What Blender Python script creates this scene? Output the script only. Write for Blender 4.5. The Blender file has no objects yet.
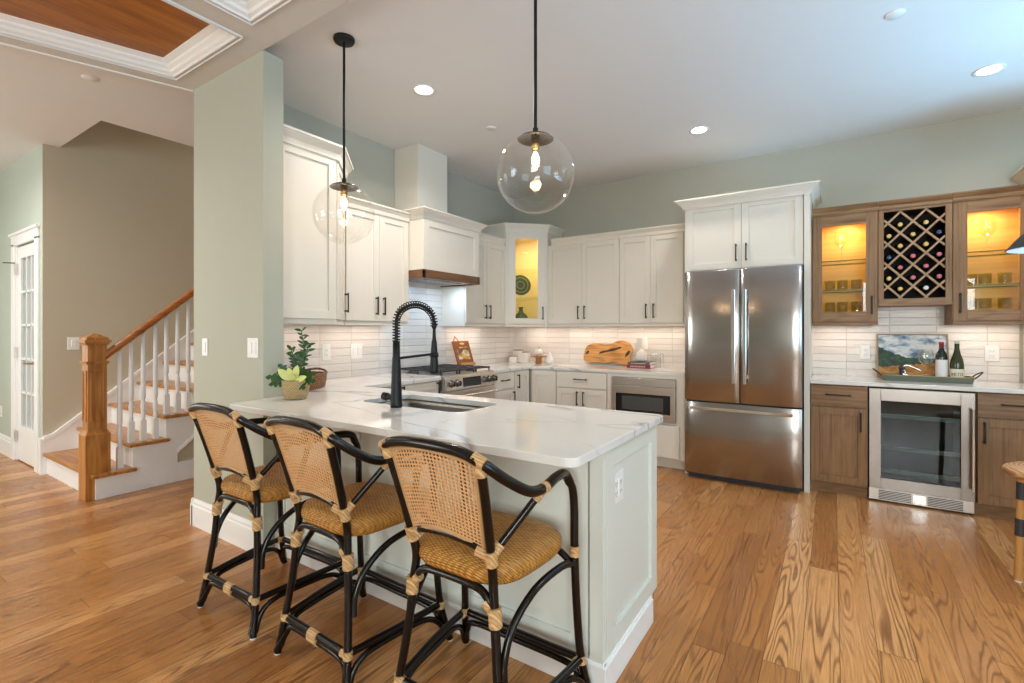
import bpy, math, random
from mathutils import Matrix, Vector
PI = math.pi
S = bpy.context.scene
COL = S.collection
R = random.Random(7)

# ------------------------------------------------------------------ camera, sky, daylight, exposure
cam = bpy.data.cameras.new('camera'); camo = bpy.data.objects.new('camera', cam); COL.objects.link(camo)
camo.location = (3.4455, -5.2567, 1.3078)
camo.rotation_euler = (PI/2, 0, math.radians(33.471))
cam.sensor_width = 36; cam.lens = 485.04/1024*36; cam.shift_y = -10.81/1024
cam.clip_start = 0.05
S.camera = camo
S.view_settings.view_transform = 'Standard'; S.view_settings.look = 'None'
S.view_settings.gamma = 1; S.view_settings.use_curve_mapping = False
S.view_settings.exposure = 0.27
w = bpy.data.worlds.new('sky'); S.world = w; w.use_nodes = True
w.node_tree.nodes['Background'].inputs[0].default_value = (0.55, 0.72, 1, 1)
w.node_tree.nodes['Background'].inputs[1].default_value = 1.0
S.cycles.max_bounces = 8; S.cycles.diffuse_bounces = 5; S.cycles.glossy_bounces = 4
S.cycles.transparent_max_bounces = 24; S.cycles.transmission_bounces = 4
S.cycles.sample_clamp_indirect = 4; S.cycles.caustics_reflective = False; S.cycles.caustics_refractive = False
S.cycles.use_denoising = True

def area(name, loc, rot, sx, sy, power, color, spread=180):
    l = bpy.data.lights.new(name, 'AREA'); l.shape = 'RECTANGLE'; l.size = sx; l.size_y = sy
    l.energy = power; l.color = color; l.spread = math.radians(spread)
    o = bpy.data.objects.new(name, l); COL.objects.link(o); o.location = loc; o.rotation_euler = rot
    return o
DAY = (0.30, 0.66, 1.0)
DAYR = (1.0, 0.96, 0.90)
# daylight just outside the windows (right wall x=6.2, rear wall y=-8.4, left wall x=-4.6)
area('window_daylight', (6.45, -2.0, 1.25), (0, PI/2+.95, 0), 1.7, 2.0, 72, DAY, 100)
area('window_daylight', (6.32, -5.4, 1.55), (0, PI/2, 0), 1.7, 2.0, 58, (.50, .78, 1.))
area('window_daylight', (4.9, -8.52, 1.5), (PI/2, 0, 0), 1.8, 2.0, 175, (1., .98, .97))
area('window_daylight', (-1.6, -8.52, 1.5), (PI/2, 0, 0), 1.8, 2.0, 120, DAYR)
area('window_daylight', (-4.72, -6.2, 1.5), (0, -PI/2, 0), 2.0, 2.0, 40, DAYR)
WARM = (1.0, 0.74, 0.50)
PINK = (1.0, 0.91, 0.84)

# ------------------------------------------------------------------ node materials
class NB:
    def __init__(s, name):
        s.m = bpy.data.materials.new(name); s.m.use_nodes = True; s.t = s.m.node_tree
        s.b = s.t.nodes['Principled BSDF']; s.out = s.t.nodes['Material Output']
    def n(s, typ, **kw):
        nd = s.t.nodes.new('ShaderNode'+typ)
        for k, v in kw.items():
            if k.startswith('i_'):
                key = k[2:]; key = int(key) if key.isdigit() else key.replace('_', ' ')
                s.put(nd.inputs[key], v)
            else: setattr(nd, k, v)
        return nd
    def put(s, sock, v):
        if isinstance(v, bpy.types.NodeSocket): s.t.links.new(v, sock)
        elif isinstance(v, bpy.types.Node): s.t.links.new(v.outputs[0], sock)
        else: sock.default_value = v
    def math(s, op, a, b=0.0, c=0.0):
        nd = s.n('Math', operation=op); s.put(nd.inputs[0], a); s.put(nd.inputs[1], b); s.put(nd.inputs[2], c); return nd.outputs[0]
    def pos(s, kind='Object'): return s.n('TexCoord').outputs[kind]
    def sep(s, v): return s.n('SeparateXYZ', i_0=v).outputs
    def comb(s, x=0.0, y=0.0, z=0.0): return s.n('CombineXYZ', i_0=x, i_1=y, i_2=z).outputs[0]
    def mapv(s, v, sc, loc=(0,0,0), rot=(0,0,0)): return s.n('Mapping', i_Vector=v, i_Scale=sc, i_Location=loc, i_Rotation=rot).outputs[0]
    def noise(s, v, scale=5., detail=2., rough=.5, dist=0.): return s.n('TexNoise', i_Vector=v, i_Scale=scale, i_Detail=detail, i_Roughness=rough, i_Distortion=dist).outputs[0]
    def ramp(s, f, stops, interp='LINEAR'):
        nd = s.n('ValToRGB', i_0=f); e = nd.color_ramp; e.interpolation = interp
        while len(e.elements) < len(stops): e.elements.new(0.5)
        for el, (p, c) in zip(e.elements, stops):
            el.position = p; el.color = (c, c, c, 1) if isinstance(c, (int, float)) else (*c, 1)
        return nd.outputs[0]
    def mix(s, f, a, b, mode='MIX'):
        nd = s.n('Mix', data_type='RGBA', blend_type=mode)
        cc = lambda c: (*c, 1) if isinstance(c, tuple) else c
        s.put(nd.inputs[0], f); s.put(nd.inputs[6], cc(a)); s.put(nd.inputs[7], cc(b)); return nd.outputs[2]
    def bump(s, h, st=.3, dist=.01):
        s.put(s.b.inputs['Normal'], s.n('Bump', i_Strength=st, i_Distance=dist, i_Height=h).outputs[0])
    def base(s, c): s.put(s.b.inputs['Base Color'], (*c, 1) if isinstance(c, tuple) else c)
    def rough(s, v): s.put(s.b.inputs['Roughness'], v)

def plain(name, col, rough=.5, metal=0., spec=.5, var=.04, scale=6., bump=0., coat=0.):
    q = NB(name); p = q.pos()
    n = q.noise(p, scale, 3)
    q.base(q.mix(n, tuple(c*(1-var) for c in col), tuple(min(1, c*(1+var)) for c in col)))
    q.rough(rough); q.b.inputs['Metallic'].default_value = metal; q.b.inputs['Specular IOR Level'].default_value = spec
    if coat: q.b.inputs['Coat Weight'].default_value = coat
    if bump: q.bump(q.noise(p, scale*30, 2), bump, .002)
    return q.m
def emis(name, col, st):
    q = NB(name); q.base(tuple(min(1, c) for c in col)); q.b.inputs['Emission Color'].default_value = (*col, 1); q.b.inputs['Emission Strength'].default_value = st
    return q.m
def thin_glass(name, tint=(1,1,1), lo=.04, hi=.7, blend=.12, rough=.0, opaque=0.):
    q = NB(name); t = q.t; t.nodes.remove(q.b)
    tr = q.n('BsdfTransparent', i_Color=(*tint, 1)); gl = q.n('BsdfGlossy', i_Roughness=rough, i_Color=(1,1,1,1))
    f = q.n('LayerWeight', i_Blend=blend).outputs['Facing']
    f = q.math('POWER', f, 3.0); f = q.math('MULTIPLY_ADD', f, hi-lo, lo)
    mx = q.n('MixShader', i_0=f); t.links.new(tr.outputs[0], mx.inputs[1]); t.links.new(gl.outputs[0], mx.inputs[2])
    t.links.new(mx.outputs[0], q.out.inputs[0]); return q.m
def wood(name, dark, mid, light, axis=2, scale=1., rough=.4, streak=40., contrast=1., coat=0.):
    q = NB(name); p = q.pos()
    sc = [streak*scale]*3; sc[axis] = streak*scale*.035
    sc2 = [5*scale]*3; sc2[axis] = .9*scale
    a = q.noise(q.mapv(p, tuple(sc)), 1., 4, .6)
    b = q.noise(q.mapv(p, tuple(sc2), (3.1, 1.7, .3)), 1., 2)
    band = q.math('SINE', q.math('MULTIPLY', b, 48.))
    f = q.math('MULTIPLY_ADD', band, .09*contrast, q.math('MULTIPLY_ADD', a, .9, .05))
    q.base(q.ramp(f, [(.25, dark), (.5, mid), (.78, light)])); q.rough(rough)
    q.bump(a, .12, .001)
    if coat: q.b.inputs['Coat Weight'].default_value = coat
    return q.m

def floor_mat():
    q = NB('oak_floor_planks'); x, y, z = q.sep(q.pos())
    W = .1285; L = 1.35
    xi = q.math('DIVIDE', x, W); i = q.math('FLOOR', xi); fx = q.math('FRACT', xi)
    r1 = q.n('TexWhiteNoise', noise_dimensions='1D', i_W=i).outputs[0]
    yy = q.math('DIVIDE', q.math('ADD', y, q.math('MULTIPLY', r1, 7.3)), L)
    j = q.math('FLOOR', yy); fy = q.math('FRACT', yy)
    rid = q.n('TexWhiteNoise', noise_dimensions='2D', i_Vector=q.comb(i, j)).outputs[0]
    rid2 = q.n('TexWhiteNoise', noise_dimensions='2D', i_Vector=q.comb(j, q.math('ADD', i, 31.5))).outputs[0]
    v = q.comb(q.math('ADD', q.math('MULTIPLY', x, 9.0), q.math('MULTIPLY', rid, 40.)), q.math('MULTIPLY', y, .62), q.math('MULTIPLY', rid2, 30.))
    n = q.noise(v, 1., 2.5, .33, .15)
    band = q.math('SINE', q.math('MULTIPLY', n, 135.))
    band = q.math('POWER', q.math('MULTIPLY_ADD', band, .5, .5), 3.2)
    fine = q.noise(q.comb(q.math('MULTIPLY', x, 260.), q.math('MULTIPLY', y, 6.), rid), 1., 3, .6)
    cloud = q.noise(q.comb(q.math('MULTIPLY', x, 9.), q.math('MULTIPLY', y, 1.4), q.math('MULTIPLY', rid, 9.)), 1., 2)
    tone = q.ramp(rid, [(0., (.34, .132, .036)), (.3, (.46, .192, .055)), (.7, (.57, .255, .080)), (1., (.70, .36, .138))])
    bstr = q.ramp(q.noise(q.comb(q.math('MULTIPLY', x, 11.), q.math('MULTIPLY', y, 1.1), q.math('MULTIPLY', rid2, 17.)), 1., 2), [(.35, .30), (.60, .92)])
    col = q.mix(q.math('MULTIPLY', band, bstr), tone, (.17, .060, .017))
    col = q.mix(q.math('MULTIPLY', q.ramp(fine, [(.44, 0.), (.66, 1.)]), .42), col, (.23, .092, .034))
    col = q.mix(q.math('MULTIPLY', cloud, .16), col, (.66, .34, .13))
    ex = q.math('MINIMUM', fx, q.math('SUBTRACT', 1., fx)); ey = q.math('MULTIPLY', q.math('MINIMUM', fy, q.math('SUBTRACT', 1., fy)), L/W)
    gap = q.math('LESS_THAN', q.math('MINIMUM', ex, ey), .012)
    col = q.mix(q.math('MULTIPLY', gap, .8), col, (.10, .04, .015))
    q.base(col); q.b.inputs['Specular IOR Level'].default_value = .32
    q.rough(q.math('MULTIPLY_ADD', band, .10, q.math('MULTIPLY_ADD', cloud, .08, .17)))
    q.bump(q.math('SUBTRACT', q.math('MULTIPLY', fine, .15), q.math('ADD', q.math('MULTIPLY', band, .12), gap)), .25, .0015)
    return q.m
def tile_mat(name, ax):
    q = NB(name); x, y, z = q.sep(q.pos()); u = x if ax == 'x' else y
    v = q.comb(u, z, 0.)
    br = q.n('TexBrick', offset=.37, offset_frequency=1, squash=1., i_Vector=v, i_Color1=(.80,.75,.69,1), i_Color2=(.66,.62,.575,1), i_Mortar=(.57,.53,.49,1),
             i_Scale=1., i_Mortar_Size=.003, i_Mortar_Smooth=.3, i_Bias=0., i_Brick_Width=.305, i_Row_Height=.0645)
    n = q.noise(q.mapv(v, (7, 40, 1)), 1., 3, .6); n2 = q.noise(v, 28., 2)
    q.base(q.mix(q.math('MULTIPLY', n, .45), br.outputs[0], (.80, .77, .73)))
    q.rough(.22)
    h = q.math('ADD', q.math('MULTIPLY', br.outputs['Fac'], -1.), q.math('ADD', q.math('MULTIPLY', n, .9), q.math('MULTIPLY', n2, .35)))
    q.bump(h, .9, .005); return q.m
def quartz_mat():
    q = NB('white_veined_quartz'); p = q.pos()
    wv = q.noise(p, 2.2, 3, .6)
    def vein(sc, loc, rot, wd, st):
        n = q.noise(q.mapv(p, sc, loc, rot), 1., 3, .5, .35)
        d = q.math('ABSOLUTE', q.math('SUBTRACT', n, .5))
        return q.math('MULTIPLY', q.ramp(d, [(0., st), (wd, 0.)]), q.ramp(wv, [(.38, .25), (.6, 1.)]))
    a = vein((.38, 1.25, 1.2), (1.3, .4, 0), (0, 0, .42), .008, .9)
    b = vein((.7, 1.9, 1.2), (5.3, 2.4, 0), (0, 0, .25), .005, .5)
    c = vein((.5, 1.5, .6), (9.3, 7.1, 0), (0, 0, .75), .035, .13)
    col = q.mix(a, (.76, .745, .715), (.25, .24, .24)); col = q.mix(b, col, (.38, .37, .36)); col = q.mix(c, col, (.52, .52, .53))
    q.base(col); q.rough(.09); return q.m
def steel_mat(name, col=(.62, .60, .58), rough=.24, axis=2):
    q = NB(name); p = q.pos(); sc = [260.]*3; sc[axis] = 1.5
    n = q.noise(q.mapv(p, tuple(sc)), 1., 3, .6)
    s2 = [2.4]*3; s2[axis] = .12
    wv = q.noise(q.mapv(p, tuple(s2)), 1., 1)
    q.base(q.mix(n, tuple(c*.995 for c in col), col)); q.b.inputs['Metallic'].default_value = 1.
    q.rough(rough); q.bump(wv, .09, .03); return q.m
def weave_mat(name, dark, mid, light, su=95., sv=150., rough=.5):
    q = NB(name); p = q.pos(); x, y, z = q.sep(p)
    a = q.math('SINE', q.math('MULTIPLY', q.math('ADD', x, z), su*2)); row = q.math('MULTIPLY', q.math('ADD', y, q.math('MULTIPLY', z, .8)), sv)
    rr = q.math('FLOOR', q.math('DIVIDE', row, PI))
    par = q.math('MULTIPLY_ADD', q.math('MODULO', q.math('ABSOLUTE', rr), 2.), 2., -1.)
    b = q.math('ABSOLUTE', q.math('SINE', row))
    h = q.math('MULTIPLY', q.math('MULTIPLY_ADD', q.math('MULTIPLY', a, par), .4, .6), b)
    n = q.noise(q.mapv(p, (30, 60, 60)), 1., 3)
    q.base(q.ramp(q.math('MULTIPLY_ADD', n, .55, q.math('MULTIPLY', h, .55)), [(.2, dark), (.5, mid), (.85, light)]))
    q.rough(rough); q.bump(h, .8, .004); return q.m

M = {}
M['floor'] = floor_mat()
M['wall'] = plain('sage_grey_wall_paint', (.45, .44, .37), .75, var=.02, bump=.05)
M['stubwall'] = plain('soft_sage_wall_paint', (.455, .465, .385), .75, var=.02, bump=.05)
M['hallwall'] = plain('pale_green_wall_paint', (.48, .535, .465), .75, var=.02, bump=.05)
M['stairwall'] = plain('taupe_wall_paint', (.50, .44, .33), .8, var=.02, bump=.05)
M['ceil'] = plain('ceiling_paint', (.76, .745, .725), .85, var=.015)
M['soffit'] = plain('soffit_paint', (.64, .61, .575), .8, var=.015)
M['trim'] = plain('white_trim_paint', (.86, .86, .85), .38, var=.015)
M['cab'] = plain('off_white_cabinet_paint', (.75, .705, .62), .42, var=.015)
M['cabin'] = plain('cream_cabinet_interior', (.80, .68, .42), .5, var=.02)
M['pen'] = plain('pale_peninsula_paint', (.69, .71, .65), .42, var=.015)
M['tilex'] = tile_mat('handmade_tile_back', 'x'); M['tiley'] = tile_mat('handmade_tile_left', 'y')
M['quartz'] = quartz_mat()
M['steel'] = steel_mat('brushed_steel', (.40, .375, .36), .19); M['steelh'] = steel_mat('brushed_steel_horizontal', (.66, .62, .58), .28, 0)
M['chrome'] = plain('polished_chrome', (.82, .82, .82), .12, 1.)
M['black'] = plain('matte_black_metal', (.008, .008, .008), .42, 0., .3)
M['blk2'] = plain('cast_iron_black', (.03, .03, .032), .5)
M['blackglass'] = plain('black_glass', (.012, .012, .013), .08)
M['brass'] = plain('aged_brass', (.42, .27, .10), .32, 1.)
M['plastic'] = plain('white_plastic', (.82, .82, .80), .35)
M['glass'] = thin_glass('clear_glass'); M['pane'] = thin_glass('window_glass', (.97, 1, .99), .05, .6)
M['globe'] = thin_glass('globe_glass', (.975, .97, .955), .04, .85, .35)
M['stemglass'] = thin_glass('stemware_glass', (.96, .95, .9), .10, .9, .3)
M['shelfedge'] = plain('green_glass_edge', (.10, .13, .05), .2)
M['greenglass'] = thin_glass('shelf_glass', (.93, .96, .90), .05, .6)
M['tumbler'] = thin_glass('tumbler_glass', (.80, .80, .50), .05, .45, .4)
M['cabpane'] = thin_glass('cabinet_door_glass', (.98, .99, .97), .018, .5)
M['winepane'] = thin_glass('tinted_cooler_glass', (.50, .60, .64), .03, .3)
M['bulbglass'] = emis('warm_filament', (1., .62, .26), 22.)
M['lamp'] = emis('recessed_lamp_face', (1., .93, .84), 14.)
M['led'] = emis('warm_puck_light', (1., .78, .42), 10.)
M['oakrail'] = wood('orange_oak', (.25, .078, .012), (.44, .175, .034), (.56, .25, .06), 2, 1., .35, coat=.2)
M['oakx'] = wood('orange_oak_tread', (.25, .078, .012), (.44, .175, .034), (.56, .25, .06), 0, 1., .35, coat=.2)
M['oaky'] = wood('orange_oak_handrail', (.22, .06, .01), (.42, .13, .024), (.52, .19, .04), 1, 1., .32, coat=.3)
M['ceilwood'] = wood('stained_ceiling_wood', (.22, .06, .004), (.36, .115, .008), (.46, .165, .014), 1, .8, .4)
M['stain'] = wood('brown_stained_oak', (.10, .046, .015), (.225, .115, .044), (.31, .17, .072), 2, 1.6, .45, contrast=.35)
M['stainx'] = wood('brown_stained_oak_rail', (.11, .05, .016), (.225, .115, .044), (.31, .17, .072), 0, 1.3, .45)
M['amber'] = wood('maple_cabinet_interior', (.62, .36, .10), (.74, .46, .15), (.82, .54, .20), 0, .7, .5)
M['hoodwood'] = wood('hood_walnut_band', (.10, .04, .018), (.17, .075, .032), (.22, .10, .045), 1, 1., .4)
M['slat'] = wood('rack_lattice_wood', (.26, .15, .075), (.38, .235, .125), (.48, .31, .17), 0, 1., .5)
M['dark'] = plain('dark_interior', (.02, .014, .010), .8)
M['pole'] = plain('black_lacquered_rattan', (.006, .0035, .0025), .2, spec=.4, scale=12)
M['wrap'] = weave_mat('tan_rattan_binding', (.42, .22, .085), (.62, .37, .16), (.74, .50, .26), 8., 260., .5)
M['frame'] = plain('tan_rattan_pole', (.50, .30, .14), .4)
M['cane'] = plain('woven_cane', (.68, .38, .17), .5, var=.15, scale=60)
M['seat'] = weave_mat('woven_rush_seat', (.13, .045, .006), (.50, .21, .030), (.76, .41, .10), 130., 420., .42)
M['glide'] = plain('white_floor_glide', (.8, .8, .78), .4)

# ------------------------------------------------------------------ mesh building
class MB:
    def __init__(s): s.v = []; s.f = []; s.T = Matrix.Identity(4); s.sm = False; s.smf = []
    def add(s, vs, fs, smooth=False):
        o = len(s.v); s.v += [s.T @ Vector(p) for p in vs]
        for f in fs: s.f.append([o+k for k in f]); s.smf.append(smooth)
        return s
    def box(s, x0, x1, y0, y1, z0, z1):
        if x0 > x1: x0, x1 = x1, x0
        if y0 > y1: y0, y1 = y1, y0
        if z0 > z1: z0, z1 = z1, z0
        return s.add([(x0,y0,z0),(x1,y0,z0),(x1,y1,z0),(x0,y1,z0),(x0,y0,z1),(x1,y0,z1),(x1,y1,z1),(x0,y1,z1)],
                     [(3,2,1,0),(4,5,6,7),(0,1,5,4),(1,2,6,5),(2,3,7,6),(3,0,4,7)])
    def prism(s, poly, z0, z1, smooth=False):
        n = len(poly); vs = [(x, y, z0) for x, y in poly]+[(x, y, z1) for x, y in poly]
        a = sum(poly[i][0]*poly[(i+1) % n][1]-poly[(i+1) % n][0]*poly[i][1] for i in range(n))
        if a < 0: vs = [(x, y, z0) for x, y in poly[::-1]]+[(x, y, z1) for x, y in poly[::-1]]
        s.add(vs, [tuple(range(n))[::-1], tuple(range(n, 2*n))]); o = len(s.v)-2*n
        for i in range(n):
            j = (i+1) % n; s.f.append([o+i, o+j, o+n+j, o+n+i]); s.smf.append(smooth)
        return s
    def prism_ax(s, poly, a0, a1, ax):
        # extrude polygon along axis: ax='x' poly=(y,z); ax='y' poly=(x,z)
        n = len(poly)
        mk = (lambda p, a: (a, p[0], p[1])) if ax == 'x' else (lambda p, a: (p[0], a, p[1]))
        vs = [mk(p, a0) for p in poly]+[mk(p, a1) for p in poly]
        ar = sum(poly[i][0]*poly[(i+1) % n][1]-poly[(i+1) % n][0]*poly[i][1] for i in range(n))
        flip = (ar > 0) != (a1 > a0)
        if ax == 'y': flip = not flip
        fs = [tuple(range(n))[::-1], tuple(range(n, 2*n))]+[(i, (i+1) % n, n+(i+1) % n, n+i) for i in range(n)]
        if flip: fs = [f[::-1] for f in fs]
        return s.add(vs, fs)
    def cyl(s, c, r, z0, z1, seg=24, r2=None): return s.lathe([(0, z0), (r, z0), (r if r2 is None else r2, z1), (0, z1)], c, seg, False)
    def lathe(s, prof, c=(0,0,0), seg=24, smooth=True):
        if len(c) == 2: c = (*c, 0)
        vs = []; fs = []; rings = []
        for r, z in prof:
            if r < 1e-6: rings.append([len(vs)]); vs.append((c[0], c[1], c[2]+z))
            else:
                rings.append([len(vs)+k for k in range(seg)])
                vs += [(c[0]+r*math.cos(2*PI*k/seg), c[1]+r*math.sin(2*PI*k/seg), c[2]+z) for k in range(seg)]
        for a, b in zip(rings, rings[1:]):
            for k in range(seg):
                k2 = (k+1) % seg
                if len(a) == 1 and len(b) == 1: continue
                if len(a) == 1: fs.append((a[0], b[k2], b[k]))
                elif len(b) == 1: fs.append((a[k], a[k2], b[0]))
                else: fs.append((a[k], a[k2], b[k2], b[k]))
        return s.add(vs, fs, smooth)
    def tube(s, pts, r, seg=10, sub=6, closed=False, smooth=True, raw=False):
        P = [Vector(p) for p in pts]
        if not raw and len(P) > 2: P = crom(P, sub, closed)
        n = len(P); rr = r if callable(r) else (lambda t: r)
        ts = [((P[(i+1) % n] if closed or i < n-1 else P[i])-(P[i-1] if closed or i > 0 else P[i])).normalized() for i in range(n)]
        up = Vector((0, 0, 1)) if abs(ts[0].z) < .9 else Vector((1, 0, 0))
        nrm = (up-ts[0]*up.dot(ts[0])).normalized(); vs = []; fs = []
        for i in range(n):
            nrm = (nrm-ts[i]*nrm.dot(ts[i])).normalized(); bi = ts[i].cross(nrm); rad = rr(i/max(1, n-1))
            vs += [P[i]+nrm*rad*math.cos(2*PI*k/seg)+bi*rad*math.sin(2*PI*k/seg) for k in range(seg)]
        for i in range(n if closed else n-1):
            a = i*seg; b = ((i+1) % n)*seg
            fs += [(a+k, a+(k+1) % seg, b+(k+1) % seg, b+k) for k in range(seg)]
        s.add(vs, fs, smooth)
        if not closed: s.add([vs[k] for k in range(seg)], [tuple(range(seg))[::-1]]); s.add([vs[(n-1)*seg+k] for k in range(seg)], [tuple(range(seg))])
        return s
    def sphere(s, c, r, seg=24, rings=14, sc=(1,1,1)):
        pr = [(math.sin(PI*i/rings)*r, -math.cos(PI*i/rings)*r) for i in range(rings+1)]
        vs = []; T = s.T; s.T = T @ Matrix.Translation(c) @ Matrix.Diagonal((*sc, 1)); s.lathe(pr, (0,0,0), seg); s.T = T; return s
def crom(P, sub, closed=False):
    out = []; n = len(P)
    for i in range(n if closed else n-1):
        p1 = P[i]; p2 = P[(i+1) % n]
        p0 = P[i-1] if (i > 0 or closed) else p1*2-p2
        p3 = P[(i+2) % n] if (i < n-2 or closed) else p2*2-p1
        for k in range(sub):
            t = k/sub
            out.append(.5*((2*p1)+(p2-p0)*t+(2*p0-5*p1+4*p2-p3)*t*t+(3*p1-p0-3*p2+p3)*t**3))
    if not closed: out.append(P[-1])
    return out

ROOT = {}
def obj(name, mb, mat, parent=None, bev=0., label=None, world=True):
    me = bpy.data.meshes.new(name)
    vs = mb.v
    if parent is not None and world:
        r = parent
        while r.parent: r = r.parent
        inv = ROOT[r.name].inverted(); vs = [inv @ v for v in vs]
    me.from_pydata([tuple(v) for v in vs], [], mb.f)
    for m in (mat if isinstance(mat, list) else [mat]): me.materials.append(M[m] if isinstance(m, str) else m)
    me.polygons.foreach_set('use_smooth', mb.smf); me.update()
    o = bpy.data.objects.new(name, me); COL.objects.link(o)
    if parent is not None: o.parent = parent
    if bev:
        b = o.modifiers.new('edges', 'BEVEL'); b.width = bev; b.segments = 2; b.limit_method = 'ANGLE'; b.angle_limit = math.radians(50)
    if label: o['label'] = label
    return o
def thing(name, label, cat, loc=(0,0,0), rz=0., group=None):
    o = bpy.data.objects.new(name, None); COL.objects.link(o); o.empty_display_size = .1
    o.location = loc; o.rotation_euler = (0, 0, rz); o['label'] = label; o['category'] = cat
    if group: o['group'] = group
    ROOT[o.name] = Matrix.Translation(loc) @ Matrix.Rotation(rz, 4, 'Z'); return o
def tag(o, label, cat, group=None):
    o['label'] = label; o['category'] = cat
    if group: o['group'] = group
    return o
def struct(name, mb, mat, bev=0.):
    o = obj(name, mb, mat, None, bev); o['kind'] = 'structure'; ROOT[o.name] = Matrix.Identity(4); return o
def B(*a): return MB().box(*a)
def place(o, rz=0.): return Matrix.Translation(o) @ Matrix.Rotation(rz, 4, 'Z')
def dup(root, loc, rz, label, group=None):
    r = root.copy(); COL.objects.link(r); r.location = loc; r.rotation_euler = (0, 0, rz); r['label'] = label
    ROOT[r.name] = Matrix.Translation(loc) @ Matrix.Rotation(rz, 4, 'Z')
    if group: r['group'] = group
    for ch in list(root.children):
        c = ch.copy(); COL.objects.link(c); c.parent = r
        for g in list(ch.children): d = g.copy(); COL.objects.link(d); d.parent = c
    return r

# ------------------------------------------------------------------ dimensions (range wall x=0, back wall y=0)
ZC = 3.012; ZB = 2.934
SX0, SX1, SY0, SY1 = -.159, .694, -3.707, -3.584      # stub wall
# ------------------------------------------------------------------ room shell
struct('floor', B(-4.6, 6.2, -8.4, .1, -.1, 0), 'floor')
struct('wall_back', B(-.159, 6.3, 0, .12, 0, ZC), 'wall')
struct('wall_range', B(SX0, 0, SY1, 0, 0, ZC), 'wall')
struct('wall_stub', B(SX0, SX1, SY0, SY1, 0, ZB), 'stubwall')
def wall_open(name, mat, ax, c0, c1, a0, a1, z1, opens):
    m = MB(); f = (lambda p, q, r, t: m.box(c0, c1, p, q, r, t)) if ax == 'x' else (lambda p, q, r, t: m.box(p, q, c0, c1, r, t))
    cur = a0
    for (p, q, zb, zt) in sorted(opens):
        f(cur, p, 0, z1)
        if zb > 0: f(p, q, 0, zb)
        f(p, q, zt, z1); cur = q
    f(cur, a1, 0, z1); return struct(name, m, mat)
WO = (.65, 2.4)
wall_open('wall_right', 'wall', 'x', 6.2, 6.3, -8.4, 0, ZC, [(-3.0, -1.0, *WO), (-6.4, -4.4, *WO)])
wall_open('wall_rear', 'hallwall', 'y', -8.5, -8.4, -4.6, 6.2, ZC, [(-2.6, -.6, *WO), (3.9, 5.9, *WO)])
wall_open('wall_left', 'hallwall', 'x', -4.7, -4.6, -8.5, -3.81, ZC, [(-7.2, -5.2, *WO)])
wn = 0
def window(ax, c, a0, a1, z0, z1):
    global wn; wn += 1; m = MB(); g = MB(); t = .05
    def f(mm, p, q, r, s, d0, d1):
        (mm.box(c+d0, c+d1, p, q, r, s) if ax == 'x' else mm.box(p, q, c+d0, c+d1, r, s))
    f(m, a0, a1, z0, z0+t, 0, .08); f(m, a0, a1, z1-t, z1, 0, .08); f(m, a0, a0+t, z0+t, z1-t, 0, .08); f(m, a1-t, a1, z0+t, z1-t, 0, .08)
    n = 4
    for k in range(1, n):
        a = a0+(a1-a0)*k/n; f(m, a-.015*(1+(k == 2)), a+.015*(1+(k == 2)), z0+t, z1-t, .02, .06)
    zm = (z0+z1)/2; f(m, a0+t, a1-t, zm-.025, zm+.025, .015, .065)
    w = struct('window_%d' % wn, m, 'trim')
    f(g, a0+t, a1-t, z0+t, z1-t, .038, .042); p = obj('pane', g, 'pane', w)
    return w
window('x', 6.2, -3.0, -1.0, *WO); window('x', 6.2, -6.4, -4.4, *WO)
window('y', -8.49, -2.6, -.6, *WO); window('y', -8.49, 3.9, 5.9, *WO); window('x', -4.69, -7.2, -5.2, *WO)

# hall: wall with french door, stair wall
DX0, DX1, DZ = -3.45, -2.745, 2.16
m = MB(); HY = -3.93
m.box(-4.6, DX0, HY, HY+.12, 0, ZC); m.box(DX1, -2.566, HY, HY+.12, 0, ZC); m.box(DX0, DX1, HY, HY+.12, DZ, ZC)
struct('wall_hall', m, 'hallwall')
m = B(-2.656, -2.556, HY+.12, .1, 0, 4.6); m.box(-2.566, -2.556, HY, HY+.12, 0, ZC); struct('wall_stairs', m, 'stairwall')
m = MB(); m.box(-4.6, -2.656, -2.2, -2.1, 0, ZC); struct('wall_room_beyond', m, 'hallwall')
# stairwell upper enclosure
m = MB(); m.box(-1.5, -1.4, -3.814, .1, ZC+.03, 4.6); m.box(-2.556, -1.4, 0, .1, 0, 4.6); struct('wall_stairwell', m, 'stairwall')
struct('wall_stairwell_front', B(-2.556, -1.4, -3.93, -3.814, ZC+.03, 4.6), 'stairwall')
struct('ceiling_stairwell', B(-2.656, -1.4, -3.93, .1, 4.6, 4.7), 'ceil')
# ceiling with the stairwell opening
m = MB(); m.box(-1.5, 6.2, -8.4, .1, ZC, ZC+.03); m.box(-4.6, -1.5, -8.4, -3.814, ZC, ZC+.03); m.box(-4.6, -2.6, -3.814, .1, ZC, ZC+.03)
struct('ceiling', m, 'ceil')

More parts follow.
